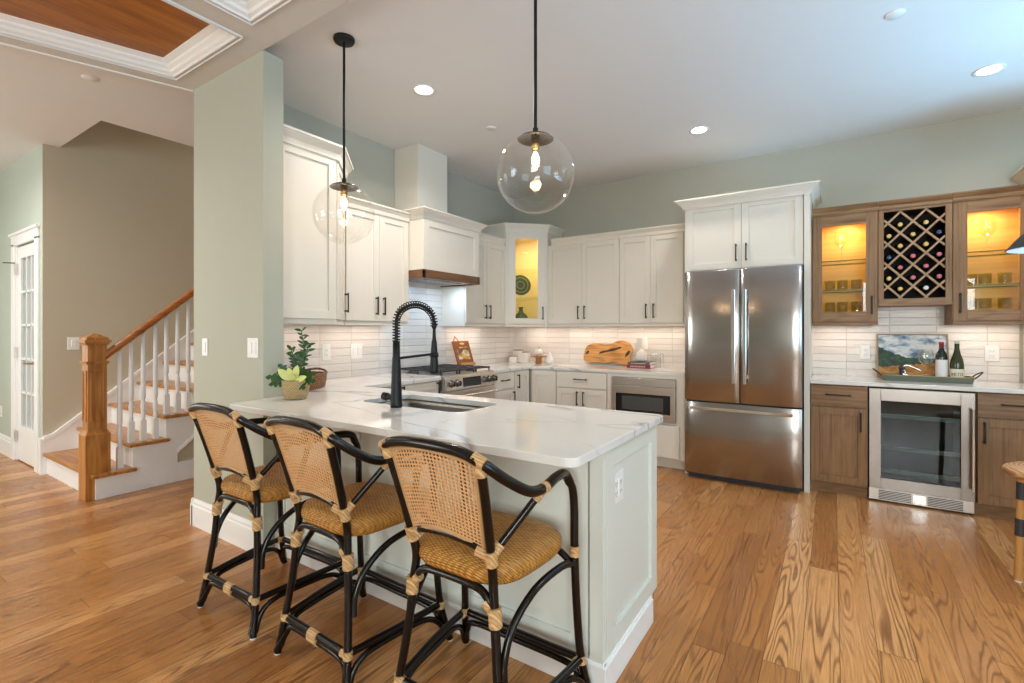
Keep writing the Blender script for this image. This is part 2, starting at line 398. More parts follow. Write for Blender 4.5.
def poly_slab(name, outer, holes, z0, z1, mat, bev=0., kind='structure', parent=None):
    cu = bpy.data.curves.new(name, 'CURVE'); cu.dimensions = '2D'; cu.fill_mode = 'BOTH'; cu.extrude = (z1-z0)/2
    for pl in [outer]+holes:
        sp = cu.splines.new('POLY'); sp.points.add(len(pl)-1)
        for k, (x, y) in enumerate(pl): sp.points[k].co = (x, y, 0, 1)
        sp.use_cyclic_u = True
    tmp = bpy.data.objects.new('tmp', cu); COL.objects.link(tmp)
    bpy.context.view_layer.update()
    me = bpy.data.meshes.new_from_object(tmp.evaluated_get(bpy.context.evaluated_depsgraph_get()))
    bpy.data.objects.remove(tmp); bpy.data.curves.remove(cu)
    me.name = name
    for v in me.vertices: v.co.z += (z0+z1)/2
    me.materials.clear(); me.materials.append(M[mat])
    for p in me.polygons: p.use_smooth = False; p.material_index = 0
    o = bpy.data.objects.new(name, me); COL.objects.link(o)
    import bmesh
    bm = bmesh.new(); bm.from_mesh(me); bmesh.ops.remove_doubles(bm, verts=bm.verts, dist=1e-5); bmesh.ops.dissolve_limit(bm, angle_limit=.01, verts=bm.verts, edges=bm.edges)
    bmesh.ops.recalc_face_normals(bm, faces=bm.faces); bm.to_mesh(me); bm.free()
    if kind: o['kind'] = kind
    if bev:
        b = o.modifiers.new('edges', 'BEVEL'); b.width = bev; b.segments = 3; b.limit_method = 'ANGLE'; b.angle_limit = math.radians(50)
    ROOT[o.name] = Matrix.Identity(4)
    return o
sl = -.353
C1 = [(-.077, -3.854), (.715, -3.854), (.715, -5.6), (-.077+sl*1.746, -5.6)]
C2 = [(.892, -3.886), (2.6, -3.886), (2.6, -5.6), (.892, -5.6)]
poly_slab('ceiling_beams', [(-.172, SY0), (6.2, SY0), (6.2, -8.4), (-.172+sl*4.69, -8.4)], [C1, C2], ZB, ZC-.001, 'soffit')
def inset(poly, d):
    n = len(poly); out = []
    a = sum(poly[i][0]*poly[(i+1) % n][1]-poly[(i+1) % n][0]*poly[i][1] for i in range(n)); sg = 1 if a > 0 else -1
    for i in range(n):
        p0, p1, p2 = (Vector(poly[i-1]), Vector(poly[i]), Vector(poly[(i+1) % n]))
        d1 = (p1-p0).normalized(); d2 = (p2-p1).normalized(); n1 = Vector((-d1.y, d1.x))*sg; n2 = Vector((-d2.y, d2.x))*sg
        b = (n1+n2).normalized(); out.append(tuple(p1+b*(d/max(.2, b.dot(n1)))))
    return out
def loft_in(poly, prof):
    m = MB(); n = len(poly); rings = [[(*p, z) for p in inset(poly, d)] for d, z in prof]
    vs = [v for r in rings for v in r]; fs = []
    for k in range(len(prof)-1):
        for i in range(n): j = (i+1) % n; fs.append((k*n+i, k*n+j, (k+1)*n+j, (k+1)*n+i))
    return m.add(vs, fs)
CP = [(-.012, ZB-.012), (-.012, ZB), (.004, ZB+.004), (.006, ZB-.008), (.012, ZB-.008), (.014, ZB+.004), (.030, ZB+.012), (.034, ZB+.028), (.050, ZB+.038), (.054, ZB+.05), (.085, ZB+.062), (.09, ZB+.072), (.09, ZC-.004), (-.001, ZC-.004)]
tn = 0
def trim(mb, mat='trim', bev=0.):
    global tn; tn += 1; return struct('trim_%d' % tn, mb, mat, bev)
for C in (C1, C2):
    trim(loft_in(C, CP))
m = MB(); q = inset(C1, .089); m.prism(q, ZC-.012, ZC-.003); trim(m, 'ceilwood')
m = MB(); q = inset(C2, .089); m.prism(q, ZC-.012, ZC-.003); trim(m, 'ceil')
area('recessed_or_fill_lamp', (-2.3, -5.0, ZC-.02), (0, 0, 0), .12, .12, 17, (1., .96, .91), 160)  # fill lamp added out of frame to brighten the hall
area('recessed_or_fill_lamp', (-.9, -5.6, ZC-.02), (0, 0, 0), .12, .12, 17, (1., .96, .91), 160)  # second added fill lamp, unseen beside the beams
# small bead along the angled beam edge
m = MB(); m.tube([(-.172, SY0, ZB), (-.172+sl*4.69, -8.4, ZB)], .009, 6, raw=True); trim(m)

# baseboards
def bboard(name, x0, y0, x1, y1, h=.19, t=.016, side=1):
    d = Vector((x1-x0, y1-y0)); L = d.length; d.normalize(); n = Vector((d.y, -d.x))*side
    m = MB(); prof = [(0, 0), (t, 0), (t, h-.045), (t-.004, h-.035), (t-.004, h-.02), (t-.011, h), (0, h)]
    a = math.atan2(d.y, d.x); m.T = Matrix.Translation((x0, y0, 0)) @ Matrix.Rotation(a, 4, 'Z')
    m.prism_ax([(-p*side, z) for p, z in prof], 0, L, 'x'); return struct(name, m, 'trim')
bboard('baseboard_stub', SX0-.016, SY0, SX1, SY0, .178)
bboard('baseboard_stub_side', SX0, SY1+.3, SX0, SY0-.016, .178, side=-1)
bboard('baseboard_hall', -4.6, HY, DX0-.12, HY, .2)
bboard('baseboard_right', 6.2, -.7, 6.2, -8.4, .15, side=1)

# french door
m = MB(); cw = .105
m.box(DX0-cw, DX0, HY-.018, HY, 0, DZ+.02); m.box(DX1, DX1+cw, HY-.018, HY, 0, DZ+.02); m.box(DX0-cw, DX1+cw, HY-.018, HY, DZ+.0, DZ+.10)
m.box(DX0-cw-.02, DX1+cw+.02, HY-.035, HY, DZ+.10, DZ+.125); m.box(DX0, DX0+.015, HY, HY+.1, 0, DZ); m.box(DX1-.015, DX1, HY, HY+.1, 0, DZ)
trim(m, 'trim', .003)
d = struct('door_1', B(DX0+.018, DX0+.018+.11, HY+.01, HY+.05, .012, DZ-.012), 'trim')
m = MB(); x0, x1 = DX0+.018, DX1-.018; gx0, gx1, gz0, gz1 = x0+.11, x1-.075, .36, 2.03; ya, yb = HY+.01, HY+.05
m.box(x1-.075, x1, ya, yb, .012, DZ-.012); m.box(gx0, gx1, ya, yb, .012, gz0); m.box(gx0, gx1, ya, yb, gz1, DZ-.012)
for k in (1, 2): xx = gx0+(gx1-gx0)*k/3; m.box(xx-.011, xx+.011, ya+.006, yb-.006, gz0, gz1)
for k in range(1, 5): zz = gz0+(gz1-gz0)*k/5; m.box(gx0, gx1, ya+.006, yb-.006, zz-.011, zz+.011)
obj('door_frame', m, 'trim', d); obj('door_glass', B(gx0, gx1, HY+.028, HY+.032, gz0, gz1), 'pane', d)
m = MB(); m.T = Matrix.Translation((x1-.04, HY+.0, 1.0)) @ Matrix.Rotation(PI/2, 4, 'X'); m.cyl((0,0), .026, -.012, .004, 20); m.cyl((0,0), .009, 0, .05, 12); m.T = Matrix.Identity(4)
m.tube([(x1-.04, HY-.047, 1.0), (x1-.09, HY-.05, 1.0), (x1-.15, HY-.048, .998)], .008, 8); obj('door_handle', m, 'brass', d)
for zz in (.25, 1.09, 1.93):
    m = B(DX0+.0, DX0+.03, HY-.006, HY+.009, zz-.05, zz+.05); m.cyl((DX0+.015, HY-.008), .007, zz-.055, zz+.055, 10); obj('hinge', m, 'steelh', d)
m = MB(); m.tube([(DX0+.012, HY-.012, 1.99), (DX0-.03, HY-.06, 1.99), (DX0-.05, HY-.085, 1.99)], .005, 8); obj('door_stop', m, 'black', d)

# ------------------------------------------------------------------ staircase
ST = thing('staircase', 'white staircase with oak treads, newel post, handrail and turned white balusters', 'staircase', (-1.4, -3.9, 0))
RY, RUN, RISE, SXS = -3.905, .236, .196, -1.30
NS = 13
for k in range(NS):
    y = RY+RUN*k; z = RISE*k
    obj('riser', B(-2.53, SXS-.02, y+.001, y+.021, z, z+RISE-.028), 'trim', ST)
    mm = B(-2.53, SXS+.035, y-.03, y+RUN+.02, z+RISE-.028, z+RISE); obj('tread', mm, 'oakx', ST, .006)
m = MB()
poly = [(RY, 0)]
for k in range(NS): poly += [(RY+RUN*k, RISE*(k+1)-.028), (RY+RUN*(k+1), RISE*(k+1)-.028)]
YE = -3.345
poly += [(RY+RUN*NS, RISE*NS-.35)]
poly += [(YE, .265), (YE, 0)]
m.prism_ax(poly, SXS-.02, SXS, 'x'); obj('stringer', m, 'trim', ST)
# moulding under the side returns and along the underside
m = MB(); m.prism_ax([(YE, .25), (YE, .275), (-2.6, .275+.745*.83), (-2.6, .25+.745*.83)], SXS, SXS+.012, 'x'); obj('stringer_moulding', m, 'trim', ST)
m = MB(); m.prism_ax([(YE, 0), (YE, .265), (-1.0, 2.21), (-1.0, 0)], SXS-.06, SXS-.022, 'x'); obj('under_stair_panel', m, 'stairwall', ST)
m = B(SXS-.022, SXS-.002, YE, -1.0, 0, .165); obj('under_stair_baseboard', m, 'trim', ST)
m = MB(); m.prism_ax([(HY+.0, 0), (HY, .33), (HY+.06, .345), (HY+3.6, .345+3.54*.81), (HY+3.6, 0)], -2.556, -2.53, 'x')
m.box(-2.60, -2.53, HY-.02, HY, 0, .33); obj('skirt_board', m, 'trim', ST)
m = MB(); m.prism_ax([(HY+.0, .315), (HY, .345), (HY+.06, .36), (HY+3.6, .36+3.54*.81), (HY+3.6, .33+3.54*.81), (HY+.07, .33)], -2.556, -2.52, 'x'); obj('skirt_cap', m, 'trim', ST)
NX, NY = -1.395, -3.885
m = MB()
def sq(h, z0, z1, h2=None):
    h2 = h2 or h
    m.add([(NX-h,NY-h,z0),(NX+h,NY-h,z0),(NX+h,NY+h,z0),(NX-h,NY+h,z0),(NX-h2,NY-h2,z1),(NX+h2,NY-h2,z1),(NX+h2,NY+h2,z1),(NX-h2,NY+h2,z1)],
          [(3,2,1,0),(4,5,6,7),(0,1,5,4),(1,2,6,5),(2,3,7,6),(3,0,4,7)])
sq(.078, 0, .50); sq(.078, .50, .52, .066); sq(.066, .52, .535, .062); sq(.06, .535, 1.235)
for s in range(4):
    m.T = Matrix.Translation((NX, NY, 0)) @ Matrix.Rotation(s*PI/2, 4, 'Z')
    m.box(-.042, -.034, -.066, -.06, .60, 1.0); m.box(.034, .042, -.066, -.06, .60, 1.0); m.box(-.042, .042, -.066, -.06, .60, .608); m.box(-.042, .042, -.066, -.06, .992, 1.0)
    m.box(-.022, -.018, -.063, -.06, .62, .98); m.box(.018, .022, -.063, -.06, .62, .98)
    m.T = Matrix.Identity(4)
sq(.068, 1.045, 1.055); sq(.072, 1.055, 1.07, .075)
nw = obj('newel_post', m, 'oakrail', ST, .002)
m = MB(); sq(.068, 1.195, 1.215, .078); sq(.084, 1.215, 1.235); sq(.07, 1.235, 1.255); sq(.062, 1.255, 1.285, .012)
obj('newel_cap', m, 'oakrail', nw, .002)
HX = -1.36; sl_h = .862; y0h = NY+.05; z0h = 1.085
L = 3.3
m = MB()
prof = [(-.028, 0), (-.03, .018), (-.034, .03), (-.03, .055), (-.015, .066), (.015, .066), (.03, .055), (.034, .03), (.03, .018), (.028, 0)]
n = len(prof); vs = [(HX+a, y0h, z0h+b-.01) for a, b in prof]+[(HX+a, y0h+L, z0h+L*sl_h+b-.01) for a, b in prof]
m.add(vs, [tuple(range(n)), tuple(range(n, 2*n))[::-1]]+[(i, n+i, n+(i+1) % n, (i+1) % n) for i in range(n)]); obj('handrail', m, 'oaky', ST)
bal = [-3.735, -3.659, -3.576, -3.488, -3.407, -3.321, -3.236, -3.157, -3.078, -3.0, -2.92]
for y in bal:
    k = int((y-RY)/RUN); zb = RISE*(k+1); zt = z0h+(y-y0h)*sl_h-.005; h = zt-zb
    m = MB(); m.box(HX-.02, HX+.02, y-.02, y+.02, zb, zb+.17)
    m.lathe([(.0, .165), (.018, .17), (.012, .185), (.019, .195), (.013, .21), (.017, .25), (.020, .29), (.013, .335), (.012, .345), (.018, .352), (.018, .362), (.0185, .37), (.0165, h*.7), (.011, h), (0, h)], (HX, y, zb), 12)
    obj('baluster', m, 'trim', ST)
def wall_plate(name, label, cat, mat4, w, h, kind, group=None):
    t = thing(name, label, cat, tuple(mat4.translation))
    m = MB(); m.T = mat4; m.box(-w/2, w/2, -.006, 0, -h/2, h/2); obj('plate', m, 'plastic', t, .003)
    n = 1 if w < .09 else 2
    for k in range(n):
        cx = (k-(n-1)/2)*.046
        if kind == 'switch':
            m = MB(); m.T = mat4; m.box(cx-.016, cx+.016, -.010, -.004, -.033, .033); obj('rocker', m, 'plastic', t, .002)
        else:
            m = MB(); m.T = mat4; m.box(cx-.017, cx+.017, -.009, -.004, -.034, .034); oo = obj('socket_face', m, 'plastic', t, .002)
            m = MB(); m.T = mat4
            for zz in (-.018, .018):
                m.box(cx-.008, cx-.006, -.0095, -.006, zz-.004, zz+.006); m.box(cx+.006, cx+.008, -.0095, -.006, zz-.004, zz+.006); m.box(cx-.002, cx+.002, -.0095, -.006, zz-.010, zz-.007)
            obj('slots', m, 'black', oo)
    return t
wall_plate('light_switch', 'white light switch on taupe stair wall behind the newel post', 'switch', place((-2.556, -3.715, 1.187), PI/2), .088, .118, 'switch')
wall_plate('light_switch', 'narrow single white switch on the pale green stub wall, left one', 'switch', place((.003, SY0, 1.2), 0), .072, .115, 'switch')
wall_plate('light_switch', 'wide double white switch plate on the pale green stub wall near its right edge', 'switch', place((.588, SY0, 1.206), 0), .118, .118, 'switch')
wall_plate('wall_outlet', 'white outlet on the hall wall left of the french door', 'outlet', place((-4.03, HY, .44), 0), .075, .12, 'outlet')

# ------------------------------------------------------------------ kitchen cabinetry
def shaker(m, W, H, T4, rail=.058, th=.02, x=0., z=0., rec=.010):
    m2 = m.T; m.T = T4
    m.box(x, x+rail, 0, th, z, z+H); m.box(x+W-rail, x+W, 0, th, z, z+H)
    m.box(x+rail, x+W-rail, 0, th, z, z+rail); m.box(x+rail, x+W-rail, 0, th, z+H-rail, z+H)
    m.box(x+rail, x+W-rail, rec, th, z+rail, z+H-rail); m.T = m2; return m
def pull(T4, x, z, L=.15, horiz=False):
    m = MB(); m.T = T4
    if horiz:
        m.box(x-L/2, x+L/2, -.032, -.022, z-.005, z+.005)
        for s in (-1, 1): m.box(x+s*(L/2-.012)-.006, x+s*(L/2-.012)+.006, -.026, .001, z-.006, z+.006)
    else:
        m.box(x-.005, x+.005, -.032, -.022, z-L/2, z+L/2)
        for s in (-1, 1): m.box(x-.006, x+.006, -.026, .001, z+s*(L/2-.012)-.006, z+s*(L/2-.012)+.006)
    return m
def add_door(par, T4, x, z, W, H, mat='cab', hx=None, hz=None, horiz=False, name='door', flat=False, L=.15, rail=.058, label=None):
    g = .0015; m = MB()
    if flat: m.T = T4; m.box(x+g, x+W-g, 0, .02, z+g, z+H-g)
    else: shaker(m, W-2*g, H-2*g, T4, rail, .02, x+g, z+g)
    d = obj(name, m, mat, par, .0012)
    if hx is not None: obj('handle', pull(T4, hx, hz, L, horiz), 'black', d, .002)
    return d
def crown(par, path, z0, z1, out=.05, mat='cab', closed=False):
    """crown moulding along an open path (outward = right side of travel)"""
    h = z1-z0
    prof = [(0, 0), (.010, 0), (.012, h*.14), (out*.35, h*.40), (out*.75, h*.70), (out*.82, h*.82), (out, h*.84), (out, h), (0, h)]
    P = [Vector(p) for p in path]; n = len(P); rings = []
    for i in range(n):
        d1 = (P[i]-P[i-1]).normalized() if i else None; d2 = (P[i+1]-P[i]).normalized() if i < n-1 else None
        n1 = Vector((d1.y, -d1.x)) if d1 else None; n2 = Vector((d2.y, -d2.x)) if d2 else None
        if n1 and n2: b = (n1+n2).normalized(); b = b/b.dot(n1)
        else: b = n1 or n2
        rings.append([(P[i].x+b.x*o, P[i].y+b.y*o, z0+z) for o, z in prof])
    k = len(prof); vs = [v for r in rings for v in r]; fs = []
    for i in range(n-1):
        for j in range(k): j2 = (j+1) % k; fs.append((i*k+j, i*k+j2, (i+1)*k+j2, (i+1)*k+j))
    fs += [tuple(range(k))[::-1], tuple(range((n-1)*k, n*k))]
    return obj('crown', MB().add(vs, fs), mat, par)

UB = 1.376; RX = PI/2
def Tr(y): return place((.333, y, 0), RX)         # door frame on the range-wall uppers: local x -> +y, outward -> +x
UT = 2.275
# corner cabinet beside the stub wall
c = thing('corner_cabinet', 'tall off-white corner cabinet against the stub wall with a decorative end panel', 'cabinet', (.3, -3.3, UB))
ydg0, ydg1 = -3.14, -2.865
m = MB().prism([(.002, SY1+.002), (.592, SY1+.002), (.592, ydg0), (.317, ydg1), (.002, ydg1)], UB, 2.50); obj('body', m, 'cab', c)
T4 = place((.612, SY1+.002, 0), RX); W = ydg0-SY1-.012
obj('end_panel', shaker(MB(), W, 2.485-UB-.012, T4, .058, .02, 0, UB+.012), 'cab', c, .0012)
T4 = place((.606, ydg0+.004, 0), math.radians(135)); W = .375
add_door(c, T4, .004, UB+.01, W, 2.485-UB-.01, hx=W-.03, hz=1.52)
crown(c, [(.612, SY1+.004), (.612, ydg0), (.333, ydg1+.006), (.002, ydg1+.006)], 2.475, 2.565, .055)
obj('bottom_rail', MB().prism([(.002, SY1+.002), (.600, SY1+.002), (.600, ydg0), (.325, ydg1), (.002, ydg1)], UB-.022, UB), 'cab', c)
# two-door wall cabinet
c = thing('wall_cabinet', 'off-white two-door wall cabinet between the corner cabinet and the range hood', 'cabinet', (.15, -2.5, UB))
y0, y1 = ydg1+.01, -2.197
obj('body', B(.002, .311, y0, y1, UB, UT), 'cab', c); obj('bottom_rail', B(.002, .322, y0, y1, UB-.022, UB), 'cab', c)
T4 = Tr(y0); W = (y1-y0)/2
add_door(c, T4, 0, UB+.01, W, UT-UB-.015, hx=W-.038, hz=1.51); add_door(c, T4, W, UB+.01, W, UT-UB-.015, hx=W+.038, hz=1.51)
crown(c, [(.333, y0), (.333, y1)], 2.262, 2.335, .042)
# right-hand narrow one
c = thing('wall_cabinet', 'off-white two-door wall cabinet between the range hood and the lit corner cabinet', 'cabinet', (.15, -1.0, UB))
y0, y1 = -1.397, -.682
obj('body', B(.002, .311, y0, y1, UB, UT), 'cab', c); obj('bottom_rail', B(.002, .322, y0, y1, UB-.022, UB), 'cab', c)
T4 = Tr(y0); W = (y1-y0)/2
add_door(c, T4, 0, UB+.01, W, UT-UB-.015, hx=W-.038, hz=1.51); add_door(c, T4, W, UB+.01, W, UT-UB-.015, hx=W+.038, hz=1.51)
crown(c, [(.333, y0), (.333, y1-.04)], 2.262, 2.335, .042)
# lit glass corner cabinet
gA = Vector((.333, -.68)); gB = Vector((.683, -.333)); ga = math.atan2(gB.y-gA.y, gB.x-gA.x); gL = (gB-gA).length
c = thing('corner_cabinet', 'tall off-white corner cabinet with a lit glass door', 'cabinet', (.3, -.3, UB))
nI = Vector((-math.sin(ga), math.cos(ga)))
A2 = gA+nI*.022; B2 = gB+nI*.022
m = MB()
m.prism([(.002, -.002), (.002, -.68), (A2.x, A2.y), (B2.x, B2.y), (.683, -.002)], UB, UB+.02); m.prism([(.002, -.002), (.002, -.68), (A2.x, A2.y), (B2.x, B2.y), (.683, -.002)], 2.44, 2.48)
m.prism([(.002, -.002), (.02, -.002), (.02, -.68), (.002, -.68)], UB+.02, 2.44); m.prism([(.02, -.02), (.02, -.002), (.683, -.002), (.683, -.02)], UB+.02, 2.44)
m.prism([(.02, -.68), (A2.x, A2.y), (A2.x, A2.y+.02), (.02, -.66)], UB+.02, 2.44); m.prism([(.683, -.02), (B2.x, B2.y), (B2.x-.02, B2.y), (.663, -.02)], UB+.02, 2.44)
obj('body', m, 'cabin', c)
m = MB(); m.prism([(.002, -.68), (.333, -.68), (A2.x, A2.y+.001), (.002, -.679)], UB, 2.48); m.prism([(.683, -.002), (.683, -.333), (B2.x, B2.y), (.682, -.002)], UB, 2.48); m.box(.002, A2.x, -.681, -.684, UB, 2.48)
obj('side_panel', m, 'cab', c)
obj('bottom_rail', MB().prism([(.002, -.002), (.002, -.68), (.335, -.68), (.683, -.335), (.683, -.002)], UB-.022, UB), 'cab', c)
T4 = place((gA.x, gA.y, 0), ga); rs = .03; dw = gL-2*rs; rl = .085
m = MB(); m.T = T4; m.box(0, rs-.002, .0, .022, UB, 2.48); m.box(gL-rs+.002, gL, .0, .022, UB, 2.48); m.box(rs-.002, gL-rs+.002, .004, .022, 2.455, 2.48); obj('face_frame', m, 'cab', c)
m = MB(); m.T = T4; X0, X1, Z0, Z1 = rs, gL-rs, UB+.01, 2.45
m.box(X0, X0+rl, -.002, .018, Z0, Z1); m.box(X1-rl, X1, -.002, .018, Z0, Z1); m.box(X0+rl, X1-rl, -.002, .018, Z0, Z0+.065); m.box(X0+rl, X1-rl, -.002, .018, Z1-.085, Z1)
d = obj('door', m, 'cab', c, .0012); obj('handle', pull(T4, X1-.03, 1.51), 'black', d, .002)
m = MB(); m.T = T4; m.box(X0+rl, X1-rl, .008, .011, Z0+.065, Z1-.085); obj('glass_pane', m, 'cabpane', d)
for zz in (1.70, 2.02):
    obj('shelf', MB().prism([(.022, -.022), (.022, -.655), (.32, -.655), (.655, -.335), (.655, -.022)], zz-.010, zz), 'greenglass', c)
crown(c, [(.002, -.68), (.333, -.68), (.683, -.333), (.683, -.002)], 2.445, 2.53, .055)
m = MB(); m.cyl((.36, -.42), .03, 2.432, 2.44, 20); obj('puck_light', m, 'led', c)
l = area('puck_lamp', (.36, -.42, 2.425), (0, 0, 0), .06, .06, 4.5, (1., .76, .38))
# inside: plate and bottle vase
PLT = place((.40, -.40, 1.70), ga)
m = MB(); m.T = PLT @ Matrix.Translation((-.035, .03, .145)) @ Matrix.Rotation(math.radians(78), 4, 'X')
m.lathe([(0, 0), (.07, 0), (.12, .012), (.125, .016), (.12, .02), (.07, .008), (0, .008)], (0,0,0), 32)
M['dgreen'] = plain('dark_green_ceramic', (.07, .09, .035), .3, var=.3, scale=30)
m2 = MB(); tag(obj('display_plate', m, 'dgreen'), 'dark green round plate propped on the middle shelf of the lit corner cabinet', 'plate')
q = bpy.data.objects['display_plate']
m2.T = m.T; 
for rr in (.045, .09): m2.tube([(rr*math.cos(t*PI/12), rr*math.sin(t*PI/12), .011+rr*.05) for t in range(24)], .004, 6, 2, True)
M['lgreen'] = plain('pale_green_glaze', (.33, .36, .16), .3); obj('painted_rings', m2, 'lgreen', q, world=False)
vx, vy = (PLT @ Vector((-.045, -.05, 0))).xy
m = MB(); m.lathe([(0, 0), (.068, 0), (.082, .02), (.085, .06), (.07, .095), (.032, .125), (.022, .15), (.024, .175), (.034, .185), (.028, .187), (.018, .17), (0, .17)], (vx, vy, UB+.02), 28)
tag(obj('bottle_vase', m, 'dgreen'), 'squat dark green vase at the bottom of the lit corner cabinet', 'vase')

# back-wall uppers
def Tb(x, y=-.333): return place((x, y, 0), 0)
for (x0, x1, lab) in ((.685, 1.554, 'wide off-white two-door wall cabinet right of the lit corner cabinet'), (1.556, 2.308, 'off-white two-door wall cabinet next to the refrigerator enclosure')):
    c = thing('wall_cabinet', lab, 'cabinet', ((x0+x1)/2, -.15, UB))
    obj('body', B(x0, x1, -.311, -.002, UB, 2.285), 'cab', c); obj('bottom_rail', B(x0, x1, -.322, -.002, UB-.022, UB), 'cab', c)
    W = (min(x1, 2.30)-x0)/2
    if x1 > 2: W = (2.215-x0)/2
    T4 = Tb(x0)
    add_door(c, T4, 0, UB+.01, W, .905, hx=W-.038, hz=1.51); add_door(c, T4, W, UB+.01, W, .905, hx=W+.038, hz=1.51)
    crown(c, [(x0+(.06 if x0 < 1 else 0), -.333), (x1, -.333)], 2.285, 2.36, .042)
# backsplashes
m = B(0, .008, SY1, -.0, .915, UB); m.box(0, .008, -2.195, -1.399, UB, 1.80); struct('wall_backsplash_left', m, 'tiley')
struct('wall_backsplash_back', B(0.008, 2.30, -.008, 0, .915, UB), 'tilex')
m = B(3.292, 4.64, -.008, 0, .90, UB); m.box(3.76, 4.21, -.008, 0, UB, 1.52); struct('wall_backsplash_bar', m, 'tilex')

# range hood
c = thing('range_hood', 'off-white panelled range hood with brown wood band and boxed duct to the ceiling', 'range hood', (.25, -1.8, 1.76))
hy0, hy1 = -2.19, -1.402
m = MB(); m.box(.002, .49, hy0, hy1, 1.84, 2.30); obj('body', m, 'cab', c)
T4 = place((.505, hy0, 0), RX); obj('front_panel', shaker(MB(), hy1-hy0, .455, T4, .075, .015, 0, 1.84), 'cab', c, .0012)
m = MB(); m.box(.002, .512, hy0, hy0+.02, 1.765, 1.84); m.box(.002, .512, hy1-.02, hy1, 1.765, 1.84); m.box(.49, .512, hy0, hy1, 1.765, 1.84); obj('wood_band', m, 'hoodwood', c, .002)
m = MB(); m.box(.05, .49, hy0+.03, hy1-.03, 1.775, 1.80); ins = obj('extractor_insert', m, 'steelh', c)
m = MB()
for k in range(14): m.box(.12, .40, hy0+.1+k*.04, hy0+.125+k*.04, 1.768, 1.776)
obj('baffle_filter', m, 'steel', ins)
crown(c, [(.002, hy0), (.505, hy0), (.505, hy1), (.002, hy1)], 2.285, 2.365, .058)
obj('duct_cover', B(.002, .308, -2.055, -1.657, 2.30, ZC-.002), 'cab', c)
COOL = (.60, .78, 1.)
for yy in (-2.02, -1.58): area('hood_lamp', (.28, yy, 1.758), (0, 0, 0), .06, .06, 1.6, COOL)

# base cabinets
CT = .885; TK = .10
def base_body(c, x0, x1, y0, y1, mat='cab', toe='y'):
    obj('body', B(x0, x1, y0, y1, TK, CT), mat, c)
c = thing('base_cabinet', 'off-white base cabinet left of the range, under the worktop corner', 'cabinet', (.3, -2.5, 0))
obj('body', B(.002, .622, -2.96, -2.132, TK, CT), 'cab', c); obj('toe_kick', B(.002, .56, -2.96, -2.132, 0, TK), 'cab', c)
T4 = place((.643, -2.96, 0), RX)
add_door(c, T4, .02, TK+.01, .40, CT-TK-.02, hx=.385, hz=.80); add_door(c, T4, .42, TK+.01, .40, CT-TK-.02, hx=.785, hz=.80)
c = thing('base_cabinet', 'off-white base cabinet with a drawer, just right of the range', 'cabinet', (.3, -1.15, 0))
obj('body', B(.002, .622, -1.372, -.962, TK, CT), 'cab', c); obj('toe_kick', B(.002, .56, -1.372, -.962, 0, TK), 'cab', c)
T4 = place((.643, -1.372, 0), RX)
add_door(c, T4, .03, .71, .37, .165, hx=.215, hz=.80, horiz=True, name='drawer', flat=True, L=.14)
add_door(c, T4, .03, TK+.01, .37, .59, hx=.37, hz=.60)
c = thing('base_cabinet', 'narrow off-white base cabinet with one tall door, left side of the inner corner', 'cabinet', (.3, -.8, 0))
obj('body', B(.002, .622, -.960, -.646, TK, CT), 'cab', c); obj('toe_kick', B(.002, .56, -.960, -.646, 0, TK), 'cab', c)
T4 = place((.643, -.960, 0), RX); add_door(c, T4, .003, TK+.01, .29, CT-TK-.02, hx=.05, hz=.77)
c = thing('base_cabinet', 'off-white corner base cabinet with one plain door, right side of the inner corner', 'cabinet', (.8, -.3, 0))
obj('body', B(.626, .962, -.622, -.002, TK, CT), 'cab', c); obj('toe_kick', B(.626, .962, -.56, -.002, 0, TK), 'cab', c)
add_door(c, Tb(.66, -.643), 0, TK+.01, .30, CT-TK-.02)
c = thing('base_cabinet', 'off-white base cabinet with a wide drawer over two doors on the back wall', 'cabinet', (1.25, -.3, 0))
obj('body', B(.965, 1.545, -.622, -.002, TK, CT), 'cab', c); obj('toe_kick', B(.965, 1.545, -.56, -.002, 0, TK), 'cab', c)
T4 = Tb(.967, -.643); add_door(c, T4, 0, .71, .572, .165, hx=.286, hz=.80, horiz=True, name='drawer', flat=True, L=.15)
add_door(c, T4, 0, TK+.01, .286, .59, hx=.25, hz=.60); add_door(c, T4, .286, TK+.01, .286, .59, hx=.322, hz=.60)
c = thing('base_cabinet', 'off-white cabinet housing the microwave drawer beside the refrigerator', 'cabinet', (1.92, -.3, 0))
m = MB(); m.box(1.547, 1.597, -.622, -.002, TK, CT); m.box(2.228, 2.305, -.622, -.002, TK, CT); m.box(1.597, 2.228, -.622, -.002, TK, .44); m.box(1.597, 2.228, -.622, -.002, .85, CT); m.box(1.597, 2.228, -.04, -.002, .44, .85)
obj('body', m, 'cab', c)
m = MB(); m.box(1.547, 1.597, -.64, -.622, TK, CT); m.box(2.228, 2.305, -.64, -.622, TK, CT); m.box(1.597, 2.228, -.64, -.622, .85, CT); m.box(1.597, 2.228, -.64, -.622, .425, .442); obj('face_frame', m, 'cab', c)
obj('toe_kick', B(1.547, 2.305, -.56, -.002, 0, TK), 'cab', c)
add_door(c, Tb(1.585, -.66), 0, .115, .675, .305, name='drawer', flat=True)
